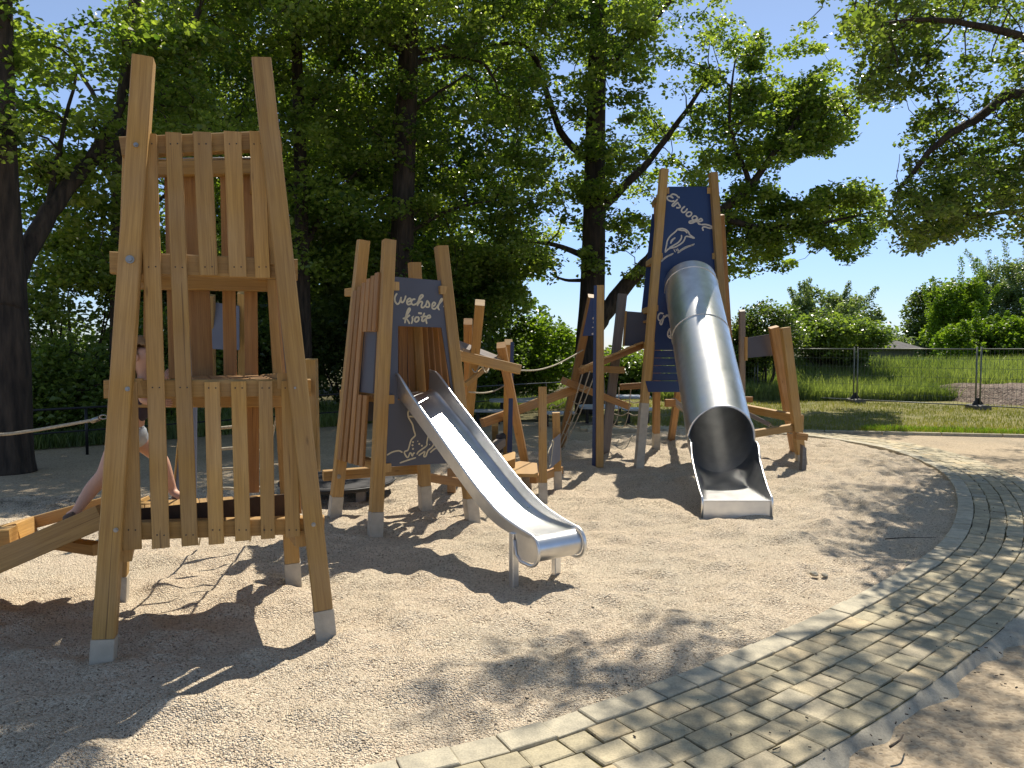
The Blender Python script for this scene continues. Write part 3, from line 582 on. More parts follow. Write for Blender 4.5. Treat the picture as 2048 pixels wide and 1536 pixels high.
# ------------------------------------------------------------------ railing, mesh fence, shed
def railing():
    a, b = G(-70, 926), G(1165, 812); t = thing('railing', a, 'low black metal railing between the shady path and the shrubs', 'railing'); n = 9
    r1 = MB(); r2 = MB(); h = .68
    r1.tube([a+V((0, 0, h)), b+V((0, 0, h))], .018, 8); r2.tube([a+V((0, 0, .33)), b+V((0, 0, .33))], .013, 8)
    r1.build('top_rail', 'blackmetal', t); r2.build('middle_rail', 'blackmetal', t)
    for k in range(n+1):
        p = a.lerp(b, k/n); MB().tube([p+V((0, 0, -.05)), p+V((0, 0, h))], .022, 8).build('post', 'blackmetal', t)
railing()
def mesh_panel(a, b, lab):
    t = thing('mesh_fence_panel', a, lab, 'fence panel', 'temporary mesh fence panels along the meadow'); d = (b-a).normalized(); H = 1.56; z0 = .1
    a = a+d*.05; b = b-d*.05; fr = MB()
    fr.tube([a+V((0, 0, z0-.08)), a+V((0, 0, H+.06))], .021, 8); fr.tube([b+V((0, 0, z0-.08)), b+V((0, 0, H+.06))], .021, 8)
    fr.tube([a+V((0, 0, H)), b+V((0, 0, H))], .016, 8); fr.tube([a+V((0, 0, z0)), b+V((0, 0, z0))], .016, 8)
    fr.build('frame', 'fencemetal', t); wm = MB(); ln = (b-a).length; k = .1
    while k < ln: p = a+d*k; wm.tube([p+V((0, 0, z0)), p+V((0, 0, H))], .0038, 3, caps=False); k += .1
    for z in (.3, .55, .8, 1.05, 1.3): wm.tube([a+V((0, 0, z)), b+V((0, 0, z))], .0045, 3, caps=False)
    wm.build('wire_mesh', 'fencemetal', t)
def foot(p, lab):
    t = thing('fence_foot', p, lab, 'fence foot', 'concrete feet of the mesh fence'); mb = MB()
    pr = [(-.16, 0), (.16, 0), (.15, .1), (.07, .13), (-.07, .13), (-.15, .1)]
    mb.prism([p+V((x, -.33, z+.0)) for x, z in pr], (0, -1, 0), .62); mb.build('block', 'concrete', t)
    q = MB(); q.prism([p+V((-.15, -.02, .12)), p+V((.15, -.02, .12)), p+V((.03, -.02, .3)), p+V((-.03, -.02, .3))], (0, -1, 0), .04); q.build('clamp', 'blackmetal', t)
f0, f1 = G(1710, 806), G(1955, 819); dv = (f1-f0)
labs = ['mesh fence panel half hidden behind the tube slide tower', 'mesh fence panel behind the right climbing frame', 'mesh fence panel left of the leftmost visible concrete foot', 'wide mesh fence panel in the middle of the meadow', 'mesh fence panel in front of the bark mulch', 'mesh fence panel running out of the right edge']
for k, i in enumerate((-3, -2, -1, 0, 1)):
    mesh_panel(f0+dv*i, f0+dv*(i+1), [labs[0], labs[1], labs[2], labs[3], labs[4]][k])
foot(f0, 'dark concrete block under the left pair of mesh fence posts'); foot(f1, 'concrete block under the mesh fence posts beside the mulch'); foot(f0-dv, 'concrete block under the posts behind the right climbing frame')
def shed():
    Y = 40; t = thing('shed', (U(1770, 700, Y).x, Y, 0), 'low dark felt roofed shed peeping over the meadow', 'shed'); mb = MB()
    zr = CAMZ+(695-681)/F*Y; ze = CAMZ+(695-697)/F*Y; x0, x1 = U(1668, 700, Y).x, U(1850, 700, Y).x
    mb.prism([V((x0, Y, ze)), V((x1, Y, ze)), V((x1-.9, Y+2, zr+.12)), V((x0+.6, Y+2, zr+.12))], (0, -.5, 1), .07)
    mb.prism([V((x0, Y+4, ze)), V((x1, Y+4, ze)), V((x1-.9, Y+2.01, zr+.12)), V((x0+.6, Y+2.01, zr+.12))], (0, .5, 1), .07); mb.build('roof', 'slate', t)
    wl = MB(); wl.beam((x0+.3, Y+2, ze/2-.1), (x1-.4, Y+2, ze/2-.1), 3.4, ze+.1, (0, 1, 0)); wl.build('wall', 'greywood', t)
    g = MB(); g.beam((x0, Y-.06, ze-.02), (x1, Y-.06, ze-.02), .08, .08); g.build('gutter', 'tablegrey', t)
shed()
# ------------------------------------------------------------------ helpers for timber towers
UPV = V((0, 0, 1))
def post(t, p0, p1, w=.1, side=(1, 0, 0), footh=.16, m='wood', fm='zinc', d=None, label=None):
    p0 = V(p0); p1 = V(p1); ax = (p1-p0).normalized(); d = d or w
    q = MB(); q.beam(p0+ax*footh, p1, w, d, side, .006); o = q.build('post', m, t)
    if label: o['label'] = label
    if footh > 0:
        f = MB(); f.beam(p0-ax*.08, p0+ax*(footh-.002), w*1.0+.006, d+.006, side, .003); fo = f.build('metal_foot', fm, o)
    return o
def bolt(par, p, n, r=.016):
    n = V(n).normalized(); q = MB(); q.tube([p, p+n*.006], r*1.35, 14); q.tube([p+n*.006, p+n*.016], r*.8, 6); q.build('bolt', 'bolt', par)
def stroke(par, name, lines, pl, off, r, m, k=5, cv=lambda x, y: (x, y)):
    mb = MB(); n = pl[1]
    for ln in lines:
        if len(ln) == 1:
            p = PL(*cv(*ln[0]), pl, off); mb.tube([p-n*.002, p+n*.003], r*1.2, 8); continue
        q = smooth([PL(*cv(*a), pl, off) for a in ln], k)
        q = [p for i, p in enumerate(q) if i == 0 or (p-q[i-1]).length > 1e-4]
        b = len(mb.v); N = len(q)
        for i, p in enumerate(q):
            t = (q[min(i+1, N-1)]-q[max(i-1, 0)]).normalized(); s = t.cross(n).normalized()*r
            e = 1.0 if 0 < i < N-1 else .6
            mb.v += [p-s*e-n*.002, p-s*e*.8+n*.003, p+s*e*.8+n*.003, p+s*e-n*.002]
        for i in range(N-1):
            for c in range(3): mb.face([b+i*4+c, b+i*4+c+1, b+i*4+c+5, b+i*4+c+4], [(0, 0)]*4, .5)
        mb.face([b, b+1, b+2, b+3], [(0, 0)]*4, .5); mb.face([b+(N-1)*4+3-c for c in range(4)], [(0, 0)]*4, .5)
    o = mb.build(name, m, par); me = o.data; bm = bmesh.new(); bm.from_mesh(me); bmesh.ops.recalc_face_normals(bm, faces=bm.faces[:]); bm.to_mesh(me); bm.free(); return o
# ------------------------------------------------------------------ near slatted tower
FL, FR, RR, RL = G(207, 1312), G(651, 1262), G(587, 1165), G(237, 1196)
tFL, tFR = U(288, 119, 4.13), U(523, 122, 4.29)
c4 = (FL+FR+RR+RL)/4; tRR = U(533, 290, 4.86); tRL = U(266, 290, 4.72)
t = thing('climbing_tower', (c4.x, c4.y, 0), 'tall near climbing tower of golden timber with vertical slats', 'climbing tower'); T1 = t
e1 = (FR-FL).normalized(); e2 = V((-e1.y, e1.x, 0)); pf = plane(FL, FR, tFL); pr = plane(RL, RR, tRL)
pa = post(t, FL, tFL, .105, e1, .10); pb = post(t, FR, tFR, .105, e1, .13); post(t, RL, tRL, .1, e1, .15); post(t, RR, tRR, .1, e1, .15)
def cb(u0, v0, u1, v1, pl, off, h=.1, d=.075, name='crossbeam', m='wood', par=None):
    a, b = PL(u0, v0, pl, off), PL(u1, v1, pl, off); q = MB(); q.beam(a, b, h, d, UPV, .005); return q.build(name, m, par or t)
OB = -.096
cb(243, 296, 562, 282, pf, OB, .105); cb(222, 526, 595, 540, pf, OB, .118); cb(210, 778, 621, 775, pf, OB, .098); cb(200, 1062, 648, 1048, pf, OB, .095)
cb(262, 338, 545, 334, pr, .06, .1); cb(262, 262+300, 560, 568, pr, .07, .1); cb(262, 800, 585, 800, pr, .07, .09); cb(250, 1020, 590, 1012, pr, .07, .09)
for (u, v, pp) in ((260, 519, pa), (567, 532, pb)): bolt(pp, PL(u, v, pf, .055), pf[1])
def slats(lst, pl, off, name, m='wood', th=.024, par=None):
    q = MB(); nz = MB()
    for (u0, v0, u1, v1, wpx) in lst:
        a, b = PL(u0, v0, pl, off), PL(u1, v1, pl, off); wd = wpx/F*((a.y+b.y)/2)
        q.beam(a, b, wd, th, e1, .003)
    o = q.build(name, m, par or t); return o
UP_ = [(296, 268, 322, 1096, 32), (347, 266, 380, 1091, 30), (404, 265, 418, 551, 34), (465, 264, 476, 554, 33), (514, 264, 526, 556, 29)]
LO_ = [(256, 764, 265, 1099, 34), (424, 764, 433, 1088, 29), (477, 763, 486, 1081, 29), (531, 762, 536, 1077, 27), (577, 762, 586, 1073, 29)]
s1 = slats(UP_, pf, -.03, 'slat_panel'); s2 = slats(LO_, pf, -.031, 'slat_panel')
nails = MB()
def nail(u, v):
    p = PL(u, v, pf, -.0175); MB().tube([p-pf[1]*.004, p+pf[1]*.0015], .0042, 6).build('screw', 'rubber', s1)
for (u0, v0, u1, v1, wp) in UP_[:]:
    for vv in ((288, 534, 775, 1070) if v1 > 900 else (288, 534)):
        if v1 < 900 and vv > 540: continue
        uc = u0+(u1-u0)*(vv-v0)/(v1-v0); nail(uc-7, vv); nail(uc+7, vv+random.uniform(-1, 1))
for (u0, v0, u1, v1, wp) in LO_:
    for vv in (776, 1060): uc = u0+(u1-u0)*(vv-v0)/(v1-v0); nail(uc-7, vv); nail(uc+7, vv)
slats([(336, 352, 345, 757, 13), (387, 352, 406, 757, 40), (454, 352, 461, 757, 25), (500, 352, 503, 757, 25), (505, 792, 506, 985, 24), (420, 792, 424, 985, 1.)][:5], pr, .02, 'slat_panel', 'redwood')
slats([(300, 352, 296, 757, 18)], pr, .02, 'slat_panel', 'redwood')
# right side: narrow slats and a dark painted board, left side slats
ps = plane(FR, RR, tFR); q = MB()
for f in (.3, .5, .72):
    a = FR.lerp(RR, f); b = tFR.lerp(tRR, f); q.beam(a.lerp(b, .19), a.lerp(b, .80), .075, .022, e2, .003)
q.build('slat_panel', 'redwood', t)
q = MB(); a = FR.lerp(RR, .12); b = tFR.lerp(tRR, .12); a2 = FR.lerp(RR, .3); b2 = tFR.lerp(tRR, .3)
q.prism([a.lerp(b, .44)-e1*.03, a.lerp(b, .78)-e1*.03, a2.lerp(b2, .78)-e1*.03, a2.lerp(b2, .44)-e1*.03], (-1, .2, 0), .014); q.build('side_board', 'panel_grey', t)
for (f, zz) in ((.16, 0), (.44, 0), (.66, 0), (.84, 0)):
    for A, B, ta, tb in ((FR, RR, tFR, tRR), (FL, RL, tFL, tRL)):
        a = A.lerp(ta, f)+(B-A).normalized()*.055; b = B.lerp(tb, min(1, f*1.08))+(B-A).normalized()*.14; off = -e1*.07 if A is FR else e1*.07
        q = MB(); q.beam(a+off, b+off, .09, .06, UPV, .004); q.build('side_beam', 'wood', t)
def deck(z, f0, f1, nb, name, m='wood', d0=-.02, d1=1.02, th=.028):
    q = MB()
    def at(A, B): d = B-A; return A+d*((z-A.z)/(d.z))
    a, b, c, d = at(FL, tFL), at(FR, tFR), at(RR, tRR), at(RL, tRL)
    for k in range(nb):
        g0 = f0+(f1-f0)*(k+.5)/nb; p = a.lerp(b, g0); r = d.lerp(c, g0); w_ = (b-a).length*(f1-f0)/nb-.006
        q.beam(p.lerp(r, d0), p.lerp(r, d1), w_, th, e1, .003)
    return q.build(name, m, t)
deck(1.405, .40, .97, 5, 'upper_deck', 'redwood', .13); deck(.60, .03, .97, 9, 'lower_deck', 'wood', .13)
q = MB(); q.prism([PL(u_, v_, pf, -.2) for u_, v_ in ((252, 1020), (400, 1006), (574, 988), (580, 1040), (250, 1056))], pf[1], .02); q.build('deck_shade_board', 'shade_brown', t)  # added board: its dark colour paints the shade at the lower deck front
q = MB(); a = PL(388, 318, pf, -.3); b = PL(515, 315, pf, -.3)
q.tube([PL(300, 320, pf, -.25), PL(520, 316, pf, -.25)], .009, 8); q.build('steel_rod', 'bolt', t)
for (u, v) in ((255, 778), (590, 776), (232, 1060), (627, 1049), (272, 290), (541, 283)): bolt(pa if u < 400 else pb, PL(u, v, pf, .054), pf[1], .009)
# ramp with its beams, blocks and hand rope
def rampz(x): return .62+(x+2.36)*.37
t = thing('climbing_ramp', (-3.2, 4.4, 0), 'sloping timber ramp leading up to the near tower from the left', 'ramp')
for Yc, u0, v0, u1, v1 in ((4.12, -160, 1190, 205, 1032), (5.0, -60, 1080, 230, 1000)):
    q = MB(); q.beam(U(u0, v0, Yc-.1), U(u1, v1, Yc), .055, .132 if Yc < 4.5 else .08, (0, 1, 0), .004); q.build('stringer', 'wood', t)
q = MB()
for k in range(9):
    x = -2.42-k*.135; z = .60+(x+2.36)*.34; q.beam((x, 4.17, z), (x-.06, 4.95, z), .14, .03, (1, 0, .34), .003)
q.build('ramp_boards', 'wood', t)
q = MB(); q.beam(U(110, 1085, 4.9), U(200, 1098, 4.6), .07, .09, UPV); q.build('brace', 'wood', t)
post(t, G(-260, 1250), U(-260, 1120, 4.4), .1, (1, 0, 0), .1)
t = thing('balance_blocks', U(10, 1090, 4.75), 'pale sunlit timber blocks end on at the left edge beside the ramp', 'timber blocks')
q = MB(); q.beam(U(-60, 1082, 4.5), U(28, 1074, 4.55), .12, .12, (0, 1, 0), .006, .9); q.build('block', 'wood', t)
q = MB(); q.beam(U(18, 1070, 4.62), U(54, 1054, 4.9), .11, .12, (0, 1, 0), .006, .95); q.build('block', 'wood', t)
post(t, G(-40, 1225), U(-40, 1085, 4.5), .1, (1, 0, 0), .08)
t = thing('hand_rope', U(0, 868, 4.6), 'twisted beige hand rope hooked to the near tower post', 'rope')
rp = smooth([U(-260, 872, 4.3), U(-120, 871, 4.4), U(0, 869, 4.5), U(60, 862, 4.5), U(120, 852, 4.45), U(198, 838, 4.36)], 8)
q = MB(); q.tube(rp, .0095, 8); q.build('rope', 'rope', t)
q = MB(); q.tube([U(184, 842, 4.38), U(200, 836, 4.36)], .014, 8); q.build('thimble', 'bolt', t)
q = MB(); cc = U(207, 834, 4.33); q.tube([cc+V((math.cos(a)*.022, 0, math.sin(a)*.012)) for a in [k*.6283 for k in range(11)]], .004, 6); q.build('shackle', 'bolt', t)
# rope ladder behind the near tower, climbing from the gravel to the upper deck
t = thing('rope_ladder', G(470, 1088), 'rope ladder with wavy rungs slanting up behind the near tower', 'rope ladder')
la, lb = G(500, 1082), G(398, 1090); ta_, tb_ = V((-1.62, 5.3, 1.36)), V((-1.98, 5.15, 1.36))
for a, b in ((la, ta_), (lb, tb_)): q = MB(); q.tube(smooth([a, a.lerp(b, .5)+V((0, 0, -.05)), b]), .008, 6); q.build('side_rope', 'rope', t)
for k in range(1, 8):
    f = k/8; a, b = la.lerp(ta_, f), lb.lerp(tb_, f); q = MB(); q.tube(smooth([a, a.lerp(b, .3)+V((0, 0, -.03)), a.lerp(b, .6)+V((0, 0, .005)), b]), .012, 6); q.build('rung', 'rope', t)
# ------------------------------------------------------------------ toad sign tower with the open slide
fa, fb, fc, fd = G(669, 1033), G(750, 1070), G(946, 1048), G(851, 1018)
ta, tb, tc, td = U(727, 481, 7.0), U(778, 481, 6.59), U(882, 493, 6.83), U(829, 525, 7.25)
ctr = (fa+fb+fc+fd)/4; E1 = (fc-fb).normalized()
t = thing('slide_tower', ctr, 'timber tower with dark grey toad sign board and open steel slide', 'play tower')
for a, b, fh in ((fa, ta, .2), (fb, tb, .2), (fc, tc, .24), (fd, td, .24)): post(t, a, b, .105, E1, fh)
p2 = plane(fb, fc, tb); n2 = p2[1]; OF = .012
def prismhole(par, name, outer, hole, pl, off, th, m):
    bm = bmesh.new(); n = pl[1]
    vo = [bm.verts.new(PL(*p, pl, off)) for p in outer]; eds = [bm.edges.new((vo[i], vo[(i+1) % len(vo)])) for i in range(len(vo))]
    if hole: vh = [bm.verts.new(PL(*p, pl, off)) for p in hole]; eds += [bm.edges.new((vh[i], vh[(i+1) % len(vh)])) for i in range(len(vh))]
    bmesh.ops.triangle_fill(bm, use_beauty=True, edges=eds)
    r = bmesh.ops.extrude_face_region(bm, geom=bm.faces[:]); vs_ = [g for g in r['geom'] if isinstance(g, bmesh.types.BMVert)]
    bmesh.ops.translate(bm, verts=vs_, vec=-n*th); bmesh.ops.recalc_face_normals(bm, faces=bm.faces[:])
    me = bpy.data.meshes.new(name); bm.to_mesh(me); bm.free(); me.materials.append(M[m]); o = bpy.data.objects.new(name, me); C.objects.link(o); put(o, par); return o
sb = prismhole(t, 'sign_board', [(784, 553), (893, 562), (938, 924), (769, 934)], [(796, 652), (883, 655), (906, 800), (796, 800)], p2, OF, .015, 'panel_grey')
k1 = lambda x, y: (760+x*.15625, 540+y*.15625)
WE = [[(218, 298), (192, 345), (192, 400), (222, 436), (250, 415), (268, 360), (268, 345)], [(266, 365), (275, 412), (300, 405), (318, 370), (330, 328)],
      [(335, 412), (368, 405), (398, 385), (380, 362), (350, 385), (345, 420), (362, 442), (400, 432)], [(452, 374), (425, 375), (403, 400), (405, 430), (430, 446), (468, 430)],
      [(468, 430), (505, 385), (550, 335), (535, 318), (508, 345), (490, 405), (478, 462)], [(482, 440), (515, 405), (542, 412), (530, 455), (535, 480), (562, 478)],
      [(562, 478), (590, 440), (605, 395), (632, 440), (622, 472), (585, 472)], [(655, 468), (695, 455), (708, 425), (685, 415), (668, 445), (668, 485), (695, 498), (718, 485)],
      [(718, 485), (760, 430), (800, 382), (788, 368), (762, 415), (742, 480), (762, 514)], [(808, 462), (838, 484)]]
KR = [[(290, 622), (320, 612), (355, 560), (385, 508), (372, 490), (348, 530), (328, 610), (318, 682)], [(325, 622), (365, 590), (382, 575)], [(335, 618), (362, 655), (378, 690)],
      [(412, 596), (416, 640), (402, 690)], [(414, 602), (432, 590)], [(482, 600), (455, 612), (444, 645), (462, 665), (492, 645), (495, 612), (478, 600)], [(500, 552)], [(522, 555)],
      [(570, 548), (548, 600), (535, 645), (555, 655), (580, 635)], [(520, 600), (560, 596), (592, 592)], [(555, 648), (600, 618), (642, 608), (636, 580), (605, 592), (590, 640), (600, 690)]]
stroke(sb, 'lettering', [[k1(*q) for q in l] for l in WE+KR], p2, OF, .0085, 'cream')
k2 = lambda x, y: (740+x*.10417, 780+y*.10417)
TO = [[(795, 358), (755, 385), (728, 440), (738, 520), (775, 590), (815, 660), (838, 760), (868, 860), (850, 895), (800, 945), (772, 1010), (745, 1110), (722, 1158), (672, 1178), (662, 1212), (708, 1290), (738, 1280), (765, 1212), (790, 1218), (812, 1265), (835, 1215), (862, 1212)],
      [(750, 508), (825, 512), (900, 532)], [(325, 1250), (420, 1195), (520, 1168), (570, 1170), (622, 1198)], [(570, 1402), (730, 1345), (882, 1298)], [(1132, 862), (1108, 920), (1092, 1000), (1085, 1068), (1000, 1135), (930, 1188), (898, 1238)],
      [(1218, 985), (1222, 1045), (1182, 1108), (1112, 1165), (1072, 1268), (1032, 1270), (1052, 1185), (990, 1218), (932, 1262)], [(1155, 1202), (1210, 1152), (1270, 1118), (1338, 1148)], [(1160, 955)], [(1145, 1040), (1140, 1055)], [(905, 985), (925, 980)], [(945, 1035)], [(995, 1070)], [(825, 1000)], [(815, 1060)], [(825, 1130)], [(820, 415)], [(1170, 1422), (1500, 1394)]]
stroke(sb, 'drawing', [[k2(*q) for q in l] for l in TO[:-1]], p2, OF, .0072, 'cream')
def cb2(u0, v0, u1, v1, Y0, Y1, h, d, name='crossbeam', m='wood', side=UPV, par=None):
    q = MB(); q.beam(U(u0, v0, Y0), U(u1, v1, Y1), h, d, side, .005); o = q.build(name, m, par or t); return o
cb2(646, 951, 846, 936, 7.12, 7.5, .095, .09)
dirR = (fd-fc).normalized(); dirL = (fa-fb).normalized()
for (u, v, pl, dr) in ((791, 572, p2, dirL), (888, 580, p2, dirR), (781, 799, p2, dirL), (775, 936, p2, dirL), (912, 812, p2, dirR)):   # beam ends gripping the board
    p = PL(u, v, pl, .035); q = MB(); q.beam(p, p+dr*1.0, .075, .075, UPV, .005); q.build('side_beam', 'wood', t)
def lerpz(A, B, z): return A+(B-A)*((z-A.z)/(B.z-A.z))
def wallslats(A, tA, B, tB, fr, z0, z1s, wd, m, name='slat_panel', out=V((0, 0, 0))):
    q = MB()
    for f, z1 in zip(fr, z1s):
        a0 = lerpz(A, tA, z0 if not isinstance(z0, list) else z0[0]).lerp(lerpz(B, tB, z0), f); b0 = lerpz(A, tA, z1).lerp(lerpz(B, tB, z1), f)
        q.beam(a0+out, b0+out, wd, .025, (B-A), .003)
    return q.build(name, m, t)
oL = -E1*.06
wallslats(fa, ta, fb, tb, (.16, .31, .46, .61, .76), .56, (2.12, 2.15, 2.18, 1.18, 1.18), .075, 'redwood', out=oL)
wallslats(fa, ta, fb, tb, (.61, .76, .9), 1.74, (2.21, 2.23, 2.25), .075, 'redwood', out=oL)
q = MB(); z0, z1 = 1.2, 1.74
q.prism([lerpz(fa, ta, z).lerp(lerpz(fb, tb, z), f)+oL*.6 for z, f in ((z0, .5), (z0, .86), (z1, .86), (z1, .5))], (-1, 0, 0), .014); q.build('side_board', 'panel_grey', t)
wallslats(fd, td, fc, tc, (.2, .36, .52, .68, .84), .95, (2.1,)*5, .08, 'redwood', out=E1*.02)
wallslats(fa, ta, fd, td, (.62, .76, .9), .95, (2.0,)*3, .08, 'redwood')
q = MB(); q.prism([lerpz(fa, ta, z).lerp(lerpz(fd, td, z), f) for z, f in ((.9, .05), (.9, .52), (2.0, .52), (2.0, .05))], n2, .014); q.build('rear_board', 'panel_grey', t)
q = MB()
for k in range(6):
    f = (k+.5)/6; a = lerpz(fb, tb, 1.16).lerp(lerpz(fa, ta, 1.16), f); b = lerpz(fc, tc, 1.16).lerp(lerpz(fd, td, 1.16), f); q.beam(a, b, .12, .028, (fa-fb), .003)
q.build('deck', 'redwood', t)
bolt(t, U(678, 953, 6.98), (0, -1, 0)); bolt(t, U(852, 936, 7.33), (0, -1, 0))
# --- the steel slide
S0 = V((-.845, 6.63, 0)); dS = V((.568, -.823, 0)).normalized(); wS = V((-dS.y, dS.x, 0)); HW = .183
prof = smooth([V((s, z, 0)) for s, z in ((-.12, 1.2), (.02, 1.19), (.18, 1.12), (.6, .895), (1.0, .675), (1.3, .512), (1.5, .42), (1.7, .368), (1.9, .352), (2.05, .35))], 6)
def bedp(s, z, x): return S0+dS*s*.965+wS*x+V((0, 0, z))
def guardh(s): return np.interp(s, [-.12, 0, .3, 1.0, 1.5, 1.8, 2.05], [.19, .18, .14, .115, .10, .055, .018])
sl_ = thing('slide', bedp(0, 0, 0), None, None); put(sl_, t)
def strip(name, rows, m, par, sm=True, thick=0):
    if sm: thick = 0
    v = [p for r in rows for p in r]; k = len(rows[0]); f = [[i*k+j, i*k+j+1, (i+1)*k+j+1, (i+1)*k+j] for i in range(len(rows)-1) for j in range(k-1)]
    me = bpy.data.meshes.new(name); me.from_pydata([tuple(p) for p in v], [], f); me.materials.append(M[m]); me.polygons.foreach_set('use_smooth', [sm]*len(f)); me.update()
    o = bpy.data.objects.new(name, me); C.objects.link(o); put(o, par)
    if thick: md = o.modifiers.new('thickness', 'SOLIDIFY'); md.thickness = thick; md.offset = 0
    return o
rows = []
for p in prof: rows.append([bedp(p.x, p.y+(.02 if abs(x) > .99 else 0), x*HW) for x in (-1, -.9, -.5, 0, .5, .9, 1)])
R_ = .086; zc = .35-R_                                # the bed rolls over into the blunt round end
for k in range(1, 13): a = math.pi*k/13; rows.append([bedp(2.05+math.sin(a)*R_, zc+math.cos(a)*R_, x*HW) for x in (-1, -.9, -.5, 0, .5, .9, 1)])
rows.append([bedp(1.92, zc-R_, x*HW) for x in (-1, -.9, -.5, 0, .5, .9, 1)])
strip('slide_bed', rows, 'steel_bed', sl_, True, .004)
for sgn in (-1, 1):
    rows = []
    for p in prof:
        h = guardh(p.x); rows.append([bedp(p.x, p.y-.03, sgn*(HW+.002)), bedp(p.x, p.y+h, sgn*(HW+.012))])
    strip('side_guard', rows, 'steel', sl_, False, .006)
    rim = [bedp(p.x, p.y+guardh(p.x), sgn*(HW+.012)) for p in prof]+[bedp(2.05+math.sin(math.pi*k/12)*(R_+.018), zc+math.cos(math.pi*k/12)*(R_+.018), sgn*(HW+.012)) for k in range(1, 13)]+[bedp(1.94, zc-R_-.014, sgn*(HW+.012)), bedp(1.89, zc-R_+.02, sgn*(HW+.012)), bedp(1.87, zc+.03, sgn*(HW+.012))]
    q = MB(); q.tube(rim, .012, 8); q.build('rim', 'steel', sl_)
    q = MB(); ps_ = [bedp(2.05+math.sin(math.pi*k/12)*R_, zc+math.cos(math.pi*k/12)*R_, sgn*(HW+.009)) for k in range(13)]+[bedp(1.92, zc-R_, sgn*(HW+.009)), bedp(1.87, .33, sgn*(HW+.009)), bedp(1.92, .352, sgn*(HW+.009))]
    q.prism(ps_, wS*sgn, .006); q.build('end_plate', 'steel', sl_)
    q = MB(); q.beam(bedp(1.84, -.06, sgn*(HW-.0)), bedp(1.84, .335, sgn*(HW-.0)), .05, .05, dS, .004); q.build('leg', 'steel', sl_)
# ------------------------------------------------------------------ frames between the two slides
t = thing('climbing_structure', G(935, 925), 'leaning timber posts with crossed beams just right of the toad sign tower', 'climbing frame')
post(t, G(936, 925), U(936, 643, 8.25), .095, (1, 0, 0), 0, 'redwood'); post(t, G(928, 945), U(960, 605, 7.75), .1, (1, 0, 0), 0, 'wood')
post(t, G(1052, 935), U(1002, 690, 8.5), .1, (1, 0, 0), 0, 'redwood'); post(t, G(1012, 915), U(1017, 684, 9.1), .095, (1, 0, 0), 0, 'wood')
q = MB(); p = plane(G(1018, 912)+V((.0, 0, 0)), G(1022, 911), U(1027, 684, 9.1)); q.prism([U(1021, 684, 9.0), U(1028, 684, 9.0), U(1024, 905, 9.0), U(1014, 905, 9.0)], (0, -1, 0), .014); q.build('side_board', 'panel_blue', t)
cb2(905, 708, 1038, 739, 7.6, 7.9, .1, .1); cb2(918, 690, 1002, 722, 8.1, 8.6, .14, .04, 'plank', 'greywood', (0, 1, .4)); cb2(930, 770, 1001, 712, 8.2, 8.6, .05, .05, 'brace')
q = MB(); rr = [U(945+i*3.1, 738+7*math.sin(i*.9), 8.2+.06*math.cos(i*1.7)) for i in range(15)]; q.tube(smooth(rr, 4), .009, 6); q.build('coiled_rope', 'rope', t)
t = thing('hand_rope', U(1080, 735, 9), 'thin rope sagging across to the leaning post beside the forked tree', 'rope')
q = MB(); q.tube(smooth([U(1037, 741, 7.9), U(1075, 740, 8.6), U(1110, 730, 9.3), U(1140, 715, 9.9), U(1166, 700, 10.5)], 6), .009, 6); q.build('rope', 'rope', t)
t = thing('hand_rope', U(960, 786, 8.6), 'thin low rope hanging between the crossed posts right of the toad tower', 'rope')
q = MB(); q.tube(smooth([U(938, 784, 8.2), U(965, 786, 8.4), U(990, 781, 8.8), U(1013, 769, 9.1)], 6), .009, 6); q.build('rope', 'rope', t)
t = thing('balance_beam', G(1060, 870), 'long sloping timber beam rising to the leaning post', 'balance beam')
cb2(965, 846, 1150, 778, 10.2, 10.9, .13, .12, 'beam', 'redwood', (0, 1, 0)); post(t, G(990, 880), U(990, 846, 11.3), .1, (1, 0, 0), 0, 'wood')
t = thing('hand_rope', U(1115, 808, 11), 'slack looped rope beside the long sloping balance beam', 'rope')
q = MB(); q.tube(smooth([U(1098, 815, 10.6), U(1105, 809, 10.6), U(1113, 813, 10.7), U(1120, 809, 10.7), U(1128, 804, 10.8)], 6), .009, 6); q.build('rope', 'rope', t)
t = thing('low_deck', G(1045, 960), 'small low timber deck with two posts beside the open slide', 'deck')
def flat(pts, z, th, name, m):
    q = MB(); q.prism([G(u, v, z) for u, v in pts], (0, 0, 1), th); return q.build(name, m, t)
flat([(985, 935), (1040, 922), (1074, 926), (1076, 948), (1015, 947)], .30, .035, 'deck_boards', 'wood')
flat([(995, 914), (1028, 903), (1031, 905), (1030, 917), (1000, 928)], .40, .09, 'timber_block', 'wood')
post(t, G(1086, 1004), U(1085, 774, 7.85), .085, (1, 0, 0), .2, 'wood'); post(t, G(1116, 976), U(1112, 825, 8.45), .085, (1, 0, 0), .2, 'wood')
post(t, G(1056, 974), U(1050, 948, 8.3), .09, (1, 0, 0), 0, 'greywood')
cb2(1066, 959, 1120, 940, 7.98, 8.7, .085, .08, 'crossbeam', 'redwood')
ps_ = plane(G(1090, 1002), G(1116, 976), U(1110, 830, 8.45)); ps_ = (ps_[0], ps_[1])
a0, a1 = U(1093, 884, 7.93), U(1115, 866, 8.4); b1_, b0_ = U(1115, 920, 8.4), U(1093, 938, 7.93); nn = (a1-a0).cross(b0_-a0).normalized(); nn = nn if nn.x > 0 or nn.y < 0 else -nn
q = MB(); q.prism([a0+V((.03, -.02, 0)), a1+V((.03, -.02, 0)), b1_+V((.03, -.02, 0)), b0_+V((.03, -.02, 0))], (-.2, -1, 0), .02); pn = q.build('sign_board', 'panel_light', t)
